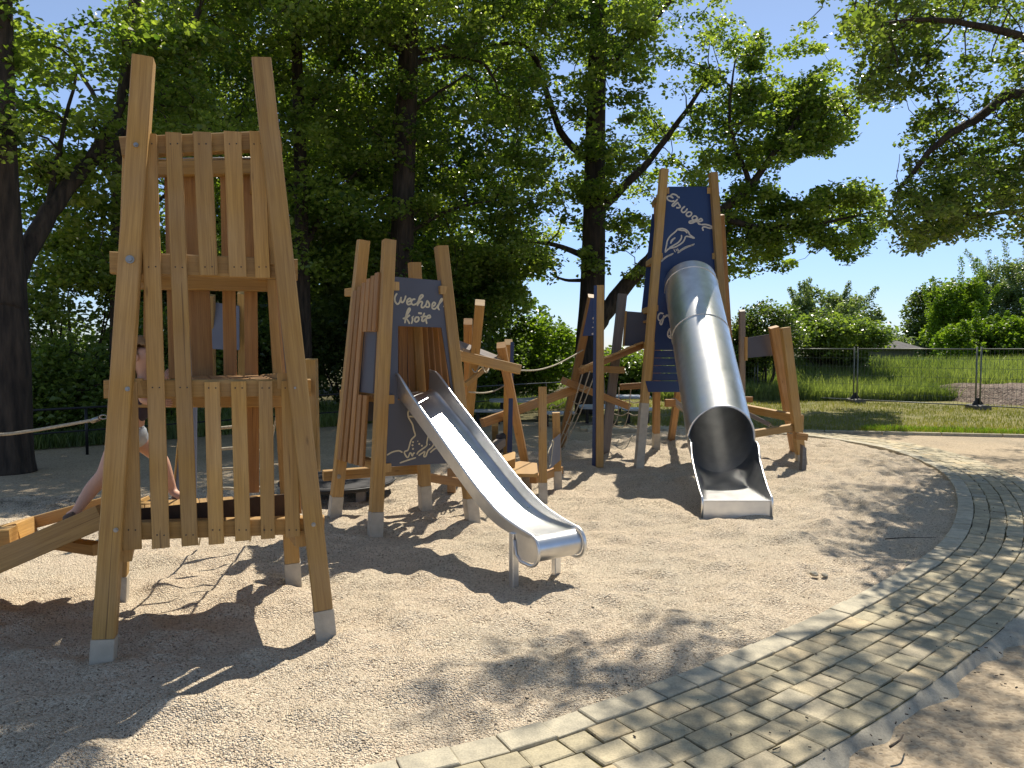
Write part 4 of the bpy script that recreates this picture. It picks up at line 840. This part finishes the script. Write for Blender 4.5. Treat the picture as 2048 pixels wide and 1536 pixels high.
pls = (a0+V((.03, -.02, 0)), (a1-a0).cross(b0_-a0).normalized()); pls = pls if pls[1].dot(O-a0) > 0 else (pls[0], -pls[1])
stroke(pn, 'drawing', [[(1096, 907), (1099, 898), (1103, 890), (1105, 881), (1107, 886), (1105, 898), (1103, 915), (1101, 930)], [(1099, 933), (1102, 929)]], pls, .004, .006, 'cream')
t = thing('timber_log', G(990, 900), 'short slanted timber with a dark rubber joint behind the open slide', 'timber')
cb2(975, 905, 1003, 884, 8.3, 8.9, .1, .1, 'log', 'greywood'); q = MB(); q.tube([U(1000, 880, 8.9), U(1003, 905, 8.9)], .03, 10); q.tube([U(996, 876, 8.85), U(1008, 873, 8.9)], .045, 10); q.build('rubber_joint', 'rubber', t)
t = thing('rubber_disc', G(690, 990), 'low round dark rubber platform behind the toad tower', 'balance disc')
cc = V((-1.9, 8.1, 0)); q = MB(); q.tube([cc+V((0, 0, .12)), cc+V((0, 0, .17))], .6, 48); q.build('disc', 'rubber', t)
q = MB(); q.tube([cc+V((math.cos(k*.1309)*.61, math.sin(k*.1309)*.61, .15)) for k in range(49)], .014, 8); q.build('rim', 'blackmetal', t)
for a in (.8, 2.4, 4, 5.5): q = MB(); p = cc+V((math.cos(a)*.45, math.sin(a)*.45, -.05)); q.beam(p, p+V((0, 0, .18)), .09, .09); q.build('foot', 'greywood', t)
t = thing('crossed_rails', G(900, 975), 'low crossed timber rails behind the foot of the open slide', 'timber frame')
cb2(840, 952, 925, 966, 7.55, 7.9, .09, .08, 'rail', 'redwood'); post(t, G(903, 985), U(903, 938, 8.3), .09, (1, 0, 0), 0, 'redwood')
# structure far left seen through the slats: grey board, leaning blue board, single post
t = thing('climbing_structure', G(455, 900), 'timber posts with a light grey board seen through the near tower slats', 'climbing frame')
post(t, G(486, 905), U(484, 585, 10.2), .1, (1, 0, 0), 0, 'wood'); q = MB()
q.prism([U(424, 604, 10.2), U(478, 612, 10.2), U(478, 700, 10.2), U(424, 698, 10.2)], (0, -1, 0), .02); q.build('board', 'panel_light', t)
q = MB(); q.prism([U(385, 600, 7.2), U(394, 600, 7.2), U(392, 1000, 7.2), U(346, 1000, 7.2)], (0, -1, 0), .02); q.build('leaning_board', 'panel_light', t)
q = MB(); q.beam(U(385, 600, 7.18), U(345, 1000, 7.18), .012, .03, (1, 0, 0)); q.build('board_edge', 'wood', t)
post(t, G(425, 915), U(422, 590, 10.1), .09, (1, 0, 0), 0, 'wood')
t = thing('timber_post', G(625, 950), 'single square timber post just right of the near tower', 'post')
post(t, G(628, 965), U(622, 718, 8.7), .13, (1, 0, 0), 0, 'wood'); q = MB(); q.beam(U(608, 774, 8.6), U(620, 774, 8.6), .16, .1, UPV); q.build('notch_block', 'wood', t)
# ------------------------------------------------------------------ net frame left of the kingfisher tower
t = thing('climbing_structure', G(1190, 920), 'leaning and upright posts with a dark blue pennant board and rope net', 'climbing frame')
post(t, G(1122, 893), U(1184, 592, 10.7), .11, (1, 0, 0), 0, 'redwood'); post(t, G(1199, 934), U(1200, 571, 10.05), .1, (1, 0, 0), 0, 'wood')
q = MB(); q.prism([U(1188, 571, 10.0), U(1194, 571, 10.0), U(1193, 935, 10.0), U(1184, 935, 10.0)], (0, -1, 0), .012); q.build('side_board', 'panel_blue', t)
pn_ = (U(1185, 600, 10.5), V((-.25, -1, 0)).normalized())
q = MB(); q.prism([PL(*p, pn_) for p in ((1181, 596), (1194, 596), (1194, 671), (1165, 672))], pn_[1], .016); pn = q.build('sign_board', 'panel_blue', t)
stroke(pn, 'lettering', [[(1189, 633), (1186, 637), (1190, 640), (1187, 645), (1191, 648)], [(1184, 655), (1190, 655), (1189, 664), (1184, 668), (1190, 669)]], pn_, 0, .008, 'palecream')
post(t, G(1210, 905), U(1245, 588, 11.4), .13, (1, 0, 0), 0, 'greywood')
cb2(1128, 762, 1255, 812, 10.6, 11.6, .12, .1, 'crossbeam', 'redwood', (0, 1, 0)); cb2(1160, 742, 1286, 690, 10.6, 10.9, .08, .1, 'stringer', 'redwood', (0, 1, 0)); cb2(1165, 737, 1245, 740, 10.6, 11.0, .1, .1, 'crossbeam', 'wood'); cb2(1240, 774, 1300, 770, 11.3, 11.2, .09, .09, 'crossbeam', 'redwood')
q = MB()
for k in range(8):
    f = (k+.5)/8; a = U(1160, 738, 10.55).lerp(U(1286, 684, 10.75), f); q.beam(a, a+V((.1, .75, 0)), .13, .03, (1, 0, .35), .003)
q.build('ramp_boards', 'wood', t)
q = MB(); q.prism([U(1250, 622, 11.2), U(1300, 626, 11.2), U(1300, 692, 11.2), U(1247, 692, 11.2)], (0, -1, 0), .018); q.build('board', 'panel_grey', t)
q = MB(); q.beam(U(1252, 622, 11.17), U(1247, 692, 11.17), .03, .03, (1, 0, 0)); q.build('board_edge', 'wood', t)
def rope(pts, r=.008, name='rope', par=None):
    q = MB(); q.tube(smooth(pts, 5), r, 6); q.build(name, 'rope', par or t)
nn = thing('rope_net', U(1150, 820, 10.5), 'slanting rope net hanging from the leaning post to the gravel', 'rope net')
for u0, v0, u1, v1 in ((1165, 748, 1118, 885), (1180, 742, 1121, 893), (1190, 748, 1124, 900)): rope([U(u0, v0, 10.6), U((u0+u1)/2+2, (v0+v1)/2+4, 10.75), U(u1, v1, 10.95)], .009, 'side_rope', nn)
for f in (.2, .4, .55, .7, .85): rope([U(1165-47*f, 748+137*f, 10.65+.25*f), U(1175-50*f, 752+140*f, 10.7+.25*f), U(1190-66*f, 744+150*f, 10.65+.25*f)], .007, 'cross_rope', nn)
nn = thing('rope_net', U(1250, 830, 11.5), 'wavy horizontal rope net strung between grey post and kingfisher tower', 'rope net')
for v in (803, 828, 852): rope([U(1228, v, 11.5), U(1243, v+3, 11.5), U(1255, v-2, 11.4), U(1268, v+3, 11.3), U(1284, v-1, 11.2)], .009, 'cross_rope', nn)
rope([U(1238, 775, 11.6), U(1236, 830, 11.5), U(1226, 853, 11.5)], .007, 'side_rope', nn); rope([U(1262, 775, 11.4), U(1256, 830, 11.4), U(1249, 852, 11.4)], .007, 'side_rope', nn)
rope([U(1239, 878, 10.9), U(1232, 892, 10.7), U(1250, 897, 10.6), U(1265, 870, 10.7)], .007, 'side_rope', nn)
# ------------------------------------------------------------------ kingfisher tower with the tube slide
ga, gb = G(1278, 931), V((3.03, 10.32, 0)); gta, gtb = U(1328, 339, 10.55), U(1426, 346, 10.62)
t = thing('tube_slide_tower', V((2.4, 10.8, 0)), 'tall navy boarded tower with kingfisher drawing and steel tube slide', 'play tower'); T3 = t
EX = (gb-ga).normalized(); post(t, ga, gta, .105, EX, .85); post(t, gb, gtb, .105, EX, .3)
p3 = plane(ga, gb, gta); OO = .01
for (u0, v0, u1, v1, Y0, Y1, fh) in ((1312, 896, 1316, 395, 11.7, 11.3, .25), (1342, 880, 1390, 560, 12.6, 11.6, 0), (1470, 890, 1440, 430, 11.6, 11.2, .2)):
    post(t, G(u0, v0), U(u1, v1, Y1), .1, EX, fh, 'redwood')
sb = prismhole(t, 'sign_board', [(1336, 373), (1421, 373), (1432, 520), (1452, 700), (1303, 700), (1318, 540)], [(1352, 560), (1362, 536), (1388, 526), (1412, 536), (1424, 560), (1424, 610), (1412, 634), (1388, 642), (1362, 634), (1352, 610)], p3, OO, .015, 'panel_blue')
q = MB()
for k in range(4):
    v0 = 701+k*15.2; q.prism([PL(1301-k*1.6, v0, p3, OO), PL(1454+k*2, v0, p3, OO), PL(1455+k*2, v0+14.4, p3, OO), PL(1299-k*1.6, v0+14.4, p3, OO)], p3[1], .02)
q.prism([PL(1291, 762, p3, .06), PL(1462, 762, p3, .06), PL(1464, 784, p3, .06), PL(1297, 784, p3, .06)], p3[1], .045); q.build('skirt_boards', 'panel_blue', t)
k3 = lambda x, y: (1220+x*.24744, 320+y*.24744)
EI = [[(552, 302), (535, 284), (508, 276), (492, 290), (512, 308)], [(512, 308), (482, 293), (462, 300), (468, 322), (498, 334), (520, 330)], [(548, 315), (520, 345), (502, 366), (512, 376)], [(512, 376), (545, 345), (552, 352), (568, 378), (552, 386), (535, 384)], [(556, 302)],
      [(606, 374), (585, 392), (578, 410), (590, 424), (610, 415), (626, 392)], [(640, 418), (620, 430), (618, 448), (635, 456), (656, 445), (658, 426), (640, 418)], [(704, 462), (686, 452), (666, 464), (668, 482), (690, 484), (706, 466)], [(708, 462), (700, 488), (668, 508), (642, 508), (648, 494), (690, 494)],
      [(690, 496), (722, 498), (746, 488), (734, 474), (712, 492), (716, 514), (736, 522)], [(736, 522), (780, 522), (822, 538), (826, 549), (800, 550), (765, 540), (748, 548), (754, 573)]]
k3m = lambda q: k3(*q)
stroke(sb, 'lettering', [[k3m(q) for q in l] for l in EI], p3, OO, .0125, 'palecream')
BI = [[(444, 748), (456, 690), (464, 652), (488, 614), (528, 580), (545, 560)], [(545, 560), (580, 554), (612, 562), (634, 582), (645, 604), (682, 632), (640, 620), (612, 616)], [(545, 562), (575, 568), (605, 572), (625, 592)], [(444, 748), (478, 716), (520, 706), (556, 688), (592, 660), (612, 616)], [(578, 606), (576, 634), (552, 666), (510, 692), (478, 710)],
      [(528, 628), (500, 648), (492, 668)], [(512, 642), (494, 664), (490, 676)], [(412, 822), (450, 788), (512, 754)], [(416, 812), (460, 780), (508, 760)], [(545, 752), (600, 716), (684, 678)], [(550, 744), (610, 705), (676, 686)], [(516, 722), (528, 746)], [(544, 716), (560, 742)], [(532, 720), (545, 738)]]
stroke(sb, 'drawing', [[k3m(q) for q in l] for l in BI], p3, OO, .0115, 'palecream')
GR = [[(432, 1243), (408, 1238), (390, 1258), (392, 1290), (412, 1296), (432, 1272), (436, 1254)], [(434, 1268), (425, 1305), (414, 1330), (404, 1315), (420, 1288), (452, 1262), (458, 1250)], [(452, 1262), (466, 1254), (472, 1264)], [(488, 1242), (474, 1252), (474, 1268), (490, 1270), (500, 1256), (488, 1242)]]
SHL = [[(470, 1382), (488, 1362), (525, 1357), (545, 1370), (540, 1400), (522, 1434), (486, 1440), (467, 1418), (470, 1382)], [(482, 1372), (490, 1405), (490, 1438)], [(500, 1362), (500, 1400), (498, 1436)], [(518, 1360), (510, 1400), (506, 1436)], [(534, 1364), (522, 1400), (514, 1434)], [(474, 1420), (495, 1422), (522, 1414)]]
stroke(sb, 'small_lettering', [[k3m(q) for q in l] for l in GR], p3, OO, .0115, 'palecream'); stroke(sb, 'shell_drawing', [[k3m(q) for q in l] for l in SHL], p3, OO, .010, 'palecream')
for (u, v) in ((1333, 381), (1420, 381), (1320, 512), (1430, 512), (1311, 616), (1447, 616), (1304, 690)):
    p = PL(u, v, p3, .03); q = MB(); q.beam(p, p+V((.02 if u < 1380 else -.02, 1.0, 0)), .085, .075, UPV, .005); q.build('side_beam', 'wood', t)
q = MB(); q.beam(PL(1303, 684, p3, .02), PL(1297, 762, p3, .02), .09, .04, EX); q.build('trim_board', 'wood', t)
q = MB()
for k in range(5):
    y = 10.62+k*.17; q.beam((1.95, y, 1.98), (2.9, y, 1.98), .16, .03, (0, 1, 0))
q.build('deck', 'redwood', t)
cb2(1330, 806, 1350, 806, 12.2, 12.2, .12, .1, 'block', 'redwood'); cb2(1345, 800, 1400, 845, 12.2, 12.6, .08, .08, 'brace', 'greywood')
q = MB(); q.prism([V((1.95, 11.45, 1.95)), V((2.95, 11.45, 1.95)), V((2.8, 11.35, 3.6)), V((2.1, 11.35, 3.6))], (0, -1, 0), .015); q.build('rear_board', 'panel_blue', t)  # unseen board added to block light and darken the tube mouth
# tube
ts = thing('slide', V((2.3, 8.5, 0)), None, None); put(ts, t)
A = V((2.46, 10.42, 2.50)); Bc = V((2.27, 8.12, .60)); ax = (Bc-A).normalized(); RT = .355
wx = V((1, 0, 0)); wx = (wx-ax*ax.x).normalized(); up = wx.cross(ax).normalized(); up = up if up.z > 0 else -up
def ring(c, tilt, r=RT, n=48, side=wx):
    upv = (up*math.cos(tilt)+ax*math.sin(tilt)*-1); upv = upv/ upv.dot(up)*1.0 if True else upv
    return [c+side*math.cos(2*math.pi*k/n)*r+upv*math.sin(2*math.pi*k/n)*r for k in range(n)]
LT = (Bc-A).length
def tubepart(name, s0, s1, m, t0=0, t1=0, r=RT, n=6):
    rows = []
    for k in range(n+1):
        f = k/n; rr = ring(A+ax*(s0+(s1-s0)*f), t0+(t1-t0)*f, r); rows.append(rr+[rr[0]])
    return strip(name, rows, m, ts, True, .006)
T_END = R(24)
tubepart('upper_tube', 0, LT*.40, 'steel', R(0), 0); tubepart('lower_tube', LT*.40+.004, LT, 'steel', 0, T_END)
for s_ in (LT*.40, LT*.05): q = MB(); rr = ring(A+ax*s_, 0, RT+.003); q.tube(rr+[rr[0]], .0055, 6, caps=False); q.build('seam', 'steel', ts)
rr = ring(Bc, T_END, RT+.002); q = MB(); q.tube(rr[:25], .013, 8); q.build('mouth_rim', 'steel', ts)
# run-out trough from the mouth to the blunt end
m0 = ring(Bc, T_END, RT, 48); lower = [m0[k % 48] for k in range(24, 49)]     # left edge, bottom, right edge
W0, W1 = .335, .30; XE = 2.115; YE = 6.99
def sect(f):                     # f 0 at the mouth, 1 at the blunt end
    out = []; y = lower[0].y+(YE-lower[0].y)*f; cx = Bc.x+(XE-Bc.x)*f
    hw = np.interp(f, [0, .5, .75, 1], [RT, .345, .335, .328]); wb = np.interp(f, [0, .45, .75, 1], [.1, .235, .28, .32]); ze = np.interp(f, [0, .25, .58, .85, 1], [lower[0].z, .51, .335, .225, .19]); zb = np.interp(f, [0, .15, .35, .5, 1], [.25, .215, .175, .165, .16])
    n = 24
    for k in range(n+1):
        a = math.pi*k/n; ex = -math.cos(a); 
        rx = ex*hw; rz = ze-(ze-zb)*math.sin(a)                    # half pipe
        g = k/n                                                    # flat bottomed channel
        if g < .25: qx, qz = -hw+(hw-wb)*(g/.25), ze+(zb-ze)*(g/.25)
        elif g > .75: qx, qz = hw-(hw-wb)*((1-g)/.25), ze+(zb-ze)*((1-g)/.25)
        else: qx, qz = -wb+2*wb*(g-.25)/.5, zb
        s = np.interp(f, [.3, .38], [0, 1])
        out.append(V((cx+rx*(1-s)+qx*s, y, rz*(1-s)+qz*s)))
    if f < .35:
        s = f/.35; out = [lower[k].lerp(out[k], s*s*(3-2*s)) if f > 0 else lower[k] for k in range(25)]
        out = [V((p.x, lower[k].y*(1-f)+YE*f if f > 0 else lower[k].y, p.z)) for k, p in enumerate(out)]
    return out
rows = [sect(k/30) for k in range(31)]; strip('run_out', rows, 'steel_bed', ts, True, .006)
for k in (0, 24):
    q = MB(); q.tube([r[k] for r in rows]+[rows[-1][k]+V((0, -.012, -.03)), V((rows[-1][k].x, YE-.012, .0))], .012, 8); q.build('edge_rim', 'steel', ts)
q = MB(); e = rows[-1]; q.prism([e[0]+V((.003, 0, -.022)), e[24]+V((-.003, 0, -.022)), V((e[24].x-.003, YE, -.05)), V((e[0].x+.003, YE, -.05))], (0, -1, 0), .004); q.build('end_plate', 'steel', ts)
q = MB(); q.beam(e[5]+V((0, .0, -.004)), e[19]+V((0, .0, -.004)), .03, .012, (0, 1, 0)); q.build('lip', 'steel', ts)
for x in (-.25, .25): q = MB(); q.beam((XE+x, 7.2, -.05), (XE+x, 7.2, .15), .05, .05); q.build('leg', 'steel', ts)
# ------------------------------------------------------------------ right climbing frame
t = thing('climbing_structure', G(1600, 932), 'timber frame with grey board and two leaning posts right of the tube slide', 'climbing frame')
post(t, G(1591, 905), U(1547, 654, 11.0), .125, (1, 0, 0), 0, 'redwood'); post(t, G(1603, 926), U(1570, 655, 10.3), .115, (1, 0, 0), .13, 'wood')
q = MB(); q.prism([G(1604, 940)+V((0, 0, -.05)), G(1613, 940)+V((0, 0, -.05)), U(1613, 897, 9.95), U(1606, 890, 9.95)], (0, -1, 0), .1); q.build('side_block', 'greywood', t)
cb2(1590, 871, 1613, 874, 10.0, 10.0, .09, .1, 'block', 'redwood')
q = MB(); q.prism([U(1493, 676, 11.2), U(1540, 668, 11.2), U(1546, 711, 11.2), U(1494, 716, 11.2)], (0, -1, 0), .02); q.build('board', 'panel_grey', t)
post(t, G(1484, 888), U(1484, 621, 11.6), .085, (1, 0, 0), 0, 'greywood'); q = MB(); q.beam(U(1492, 674, 11.15), U(1492, 721, 11.15), .04, .04, (1, 0, 0)); q.build('board_edge', 'wood', t)
cb2(1470, 812, 1601, 838, 12.0, 10.4, .11, .11, 'crossbeam', 'wood'); cb2(1480, 872, 1602, 852, 9.9, 10.45, .095, .09, 'crossbeam', 'wood'); cb2(1480, 799, 1504, 799, 11.9, 11.9, .09, .09, 'crossbeam', 'redwood'); cb2(1485, 822, 1540, 850, 11.2, 11.0, .06, .06, 'brace', 'greywood', (0, 1, 0))
rope([U(1538, 849, 10.9), U(1560, 859, 10.7), U(1580, 866, 10.5), U(1594, 869, 10.3)], .012)
# ------------------------------------------------------------------ tables and benches in the shade
def table(u0, u1, v, Y, z, lab, nm, legs=2, dp=.45):
    x0, x1 = (u0-1024)/F*Y, (u1-1024)/F*Y; t = thing(nm, ((x0+x1)/2, Y, 0), lab, 'table' if nm == 'picnic_table' else 'bench', 'grey picnic tables and benches under the trees')
    cx, rx = (x0+x1)/2, (x1-x0)/2; q = MB(); q.prism([V((cx+rx*math.copysign(abs(math.cos(a))**.5, math.cos(a)), Y+dp*math.copysign(abs(math.sin(a))**.5, math.sin(a)), z)) for a in [k*.2618 for k in range(24)]], (0, 0, 1), .04); q.build('top', 'tablegrey', t)
    for s in (-.6, .6):
        q = MB(); q.beam((cx+rx*s, Y, -.05), (cx+rx*s, Y, z-.04), .07, .07); q.build('leg', 'blackmetal', t)
    q = MB(); q.beam((cx-rx*.6, Y, z-.075), (cx+rx*.6, Y, z-.075), .05, .05); q.build('crossbar', 'blackmetal', t)
table(942, 1010, 821, 16, .27, 'small pale bench behind the crossed posts right of the toad tower', 'bench', dp=.2); table(978, 1105, 803, 17.3, .40, 'long grey table left of the leaning net post', 'picnic_table')
table(1080, 1150, 826, 15.6, .26, 'grey bench behind the low deck posts', 'bench', dp=.2); table(1158, 1240, 816, 16.2, .34, 'pale grey table in front of the forked tree trunk', 'picnic_table'); table(1245, 1308, 817, 15.8, .32, 'pale grey bench right of the forked tree trunk', 'bench', dp=.25)
table(1225, 1300, 803, 18.3, .42, 'dark edged table behind the wavy rope net', 'picnic_table')
# ------------------------------------------------------------------ child on the ramp
def skin(name, joints, bones, m, parent=None, root=0, sub=2):
    me = bpy.data.meshes.new(name); og = joints[root][0] if parent is None else V((0, 0, 0))
    me.from_pydata([tuple(V(p)-og) for p, r in joints], bones, []); o = bpy.data.objects.new(name, me); C.objects.link(o); o.location = og
    md = o.modifiers.new('skin', 'SKIN'); md.use_smooth_shade = True; me.materials.append(M[m])
    for i, (p, r) in enumerate(joints):
        sv = me.skin_vertices[0].data[i]; sv.radius = r if isinstance(r, tuple) else (r, r); sv.use_root = (i == root)
    md.branch_smoothing = .6; s = o.modifiers.new('sub', 'SUBSURF'); s.levels = sub; s.render_levels = sub
    if parent is not None: put(o, parent)
    return o
HP = U(264, 864, 4.72)
J = [(HP, (.085, .075)), (U(275, 822, 4.73), (.078, .065)), (U(282, 784, 4.74), (.085, .07)), (U(284, 762, 4.74), (.05, .045)), (U(285, 748, 4.74), .032), (U(285, 733, 4.74), (.05, .055)), (U(284, 712, 4.74), (.072, .085)), (U(283, 692, 4.74), (.06, .07)),
     (U(266, 872, 4.84), .072), (U(324, 917, 4.92), .046), (U(346, 985, 4.95), .03), (U(366, 996, 4.9), .026),            # front leg
     (U(236, 882, 4.66), .075), (U(211, 948, 4.6), .05), (U(183, 978, 4.58), .047), (U(152, 1024, 4.5), .028), (U(133, 1034, 4.47), .024),   # rear leg
     (U(290, 772, 4.62), .036), (U(284, 800, 4.55), .028), (U(318, 808, 4.55), .021),                                       # near arm
     (U(280, 770, 4.86), .036), (U(302, 786, 4.86), .028), (U(328, 758, 4.8), .021)]
B = [(0, 1), (1, 2), (2, 3), (3, 4), (4, 5), (5, 6), (6, 7), (0, 8), (8, 9), (9, 10), (10, 11), (0, 12), (12, 13), (13, 14), (14, 15), (15, 16), (2, 17), (17, 18), (18, 19), (2, 20), (20, 21), (21, 22)]
def hand(wr, dr, pal):       # palm and five fingers grown from the wrist joint
    n0 = len(J); dr = V(dr).normalized(); s = V(pal).normalized(); c = dr.cross(s).normalized(); w0 = J[wr][0]
    J.append((w0+dr*.028, (.022, .012))); B.append((wr, n0))
    for k, (off, ln) in enumerate(((-.018, .030), (-.006, .036), (.006, .034), (.018, .027))):
        a = len(J); b = w0+dr*.045+s*off; J.append((b, .0068)); J.append((b+dr*ln*.55-c*.004, .006)); J.append((b+dr*ln*.95-c*.014, .005)); B.extend([(n0, a), (a, a+1), (a+1, a+2)])
    a = len(J); J.append((w0+dr*.022-s*.026, .0075)); J.append((w0+dr*.04-s*.036-c*.008, .006)); B.extend([(n0, a), (a, a+1)])
hand(19, (1, 0, .1), (0, .3, 1)); hand(22, (.6, -.1, .8), (-.8, .2, .5))
person = skin('person', J, B, 'skin', None, 0); tag(person, 'child in dark shirt and pale shorts climbing the ramp behind the slats', 'person')
skin('shirt', [(U(270, 846, 4.73), (.1, .09)), (U(275, 816, 4.73), (.094, .082)), (U(282, 784, 4.74), (.1, .085)), (U(284, 764, 4.74), (.062, .056)), (U(289, 774, 4.63), .05), (U(286, 790, 4.57), .044), (U(281, 772, 4.85), .05), (U(293, 781, 4.86), .044)], [(0, 1), (1, 2), (2, 3), (2, 4), (4, 5), (2, 6), (6, 7)], 'shirt', person)
skin('shorts', [(U(268, 850, 4.72), (.102, .092)), (HP, (.104, .094)), (U(268, 873, 4.84), .09), (U(290, 890, 4.88), .075), (U(240, 878, 4.66), .09), (U(217, 915, 4.62), .066)], [(0, 1), (1, 2), (2, 3), (1, 4), (4, 5)], 'shorts', person)
hc = U(283, 700, 4.75); bm = bmesh.new(); bmesh.ops.create_icosphere(bm, subdivisions=4, radius=1)
for v_ in bm.verts:
    d = v_.co.copy(); k = mn.noise(d*4)*.008; v_.co = V((d.x*.083-.012, d.y*.088, d.z*.085+.008))*(1+k*6)
bmesh.ops.delete(bm, geom=[v_ for v_ in bm.verts if (v_.co.x > .018 and v_.co.z < .03) or v_.co.z < -.045], context='VERTS')
me = bpy.data.meshes.new('hair'); bm.to_mesh(me); bm.free(); me.materials.append(M['hair']); me.polygons.foreach_set('use_smooth', [True]*len(me.polygons)); o = bpy.data.objects.new('hair', me); C.objects.link(o); o.location = hc; put(o, person); md = o.modifiers.new('t', 'SOLIDIFY'); md.thickness = .012; md.offset = -1
def ball(name, p, r, m, par, sc3=(1, 1, 1)):
    bm = bmesh.new(); bmesh.ops.create_uvsphere(bm, u_segments=16, v_segments=10, radius=r)
    for v_ in bm.verts: v_.co = V((v_.co.x*sc3[0], v_.co.y*sc3[1], v_.co.z*sc3[2]))
    me = bpy.data.meshes.new(name); bm.to_mesh(me); bm.free(); me.materials.append(M[m]); me.polygons.foreach_set('use_smooth', [True]*len(me.polygons)); o = bpy.data.objects.new(name, me); C.objects.link(o); o.location = p; put(o, par); return o
hd = U(284, 712, 4.74)
ball('nose', hd+V((.078, -.004, -.012)), .013, 'skin', person, (1, .8, 1.2)); ball('ear', hd+V((0, -.078, -.01)), .02, 'skin', person, (.8, .4, 1.2))
ball('eye', hd+V((.066, -.034, .008)), .009, 'rubber', person); ball('eye', hd+V((.066, .026, .008)), .009, 'rubber', person)
q = MB(); q.tube([hd+V((.069, -.022, -.042)), hd+V((.074, -.004, -.043)), hd+V((.069, .014, -.042))], .005, 6); q.build('mouth', 'redwood', person)
for (u0, v0, Y0, u1, v1) in ((153, 1028, 4.48, 124, 1040), (345, 993, 4.95, 372, 1000)):
    skin('shoe', [(U(u0, v0, Y0), (.034, .032)), (U((u0+u1)/2, (v0+v1)/2+1, Y0-.02), (.036, .028)), (U(u1, v1, Y0-.04), (.03, .022))], [(0, 1), (1, 2)], 'shoe', person)
# ------------------------------------------------------------------ small litter
def twig(u, v, ln, a, r, lab):
    p = G(u, v, .02); q = MB(); d = V((math.cos(a), math.sin(a), 0)); q.tube(smooth([p, p+d*ln*.4+V((.01, -.01, .01)), p+d*ln], 4), [r*(1-.07*i) for i in range(9)], 5); o = q.build('twig', 'bark'); tag(o, lab, 'twig')
twig(1780, 1494, .14, .75, .006, 'dark stick lying on the mortar edge at the lower right'); twig(1770, 1078, .45, .1, .005, 'long thin twig on the shaded gravel near the kerb'); twig(1545, 1500, .05, .6, .003, 'tiny curled twig on the setts at the bottom')
mbl = MB()
for _ in range(420):
    u, v = random.uniform(300, 2040), random.uniform(1000, 1530); p = G(u, v, .0)
    if random.random() < .5: p = KS(random.uniform(0, 12), random.uniform(.15, 1.2)); p.z = .02
    s = random.uniform(.003, .008); a = random.random()*6.28; mbl.tube([p+V((0, 0, .004)), p+V((math.cos(a)*s*random.uniform(1, 3), math.sin(a)*s*2, .005))], s*.45, 4, random.random())
o = mbl.build('leaf_litter', 'bark'); tag(o, 'dark crumbs and bud scales scattered over gravel and setts', 'litter', kind='stuff')
for _ in range(1):
    q = MB()
    for (u, v, s) in ((1628, 1147, .03), (1649, 1150, .022)):
        p = G(u, v, .01)
        bm = bmesh.new(); bmesh.ops.create_icosphere(bm, subdivisions=3, radius=s)
        for v_ in bm.verts: v_.co = v_.co*(1+mn.noise(v_.co*40)*.3); v_.co.z *= .6
        me = bpy.data.meshes.new('pebble'); bm.to_mesh(me); bm.free(); me.materials.append(M['haunch']); o = bpy.data.objects.new('pebble', me); C.objects.link(o); o.location = p
        tag(o, 'larger grey pebble lying on the gravel' if s > .025 else 'smaller pale pebble beside the larger one on the gravel', 'pebble')
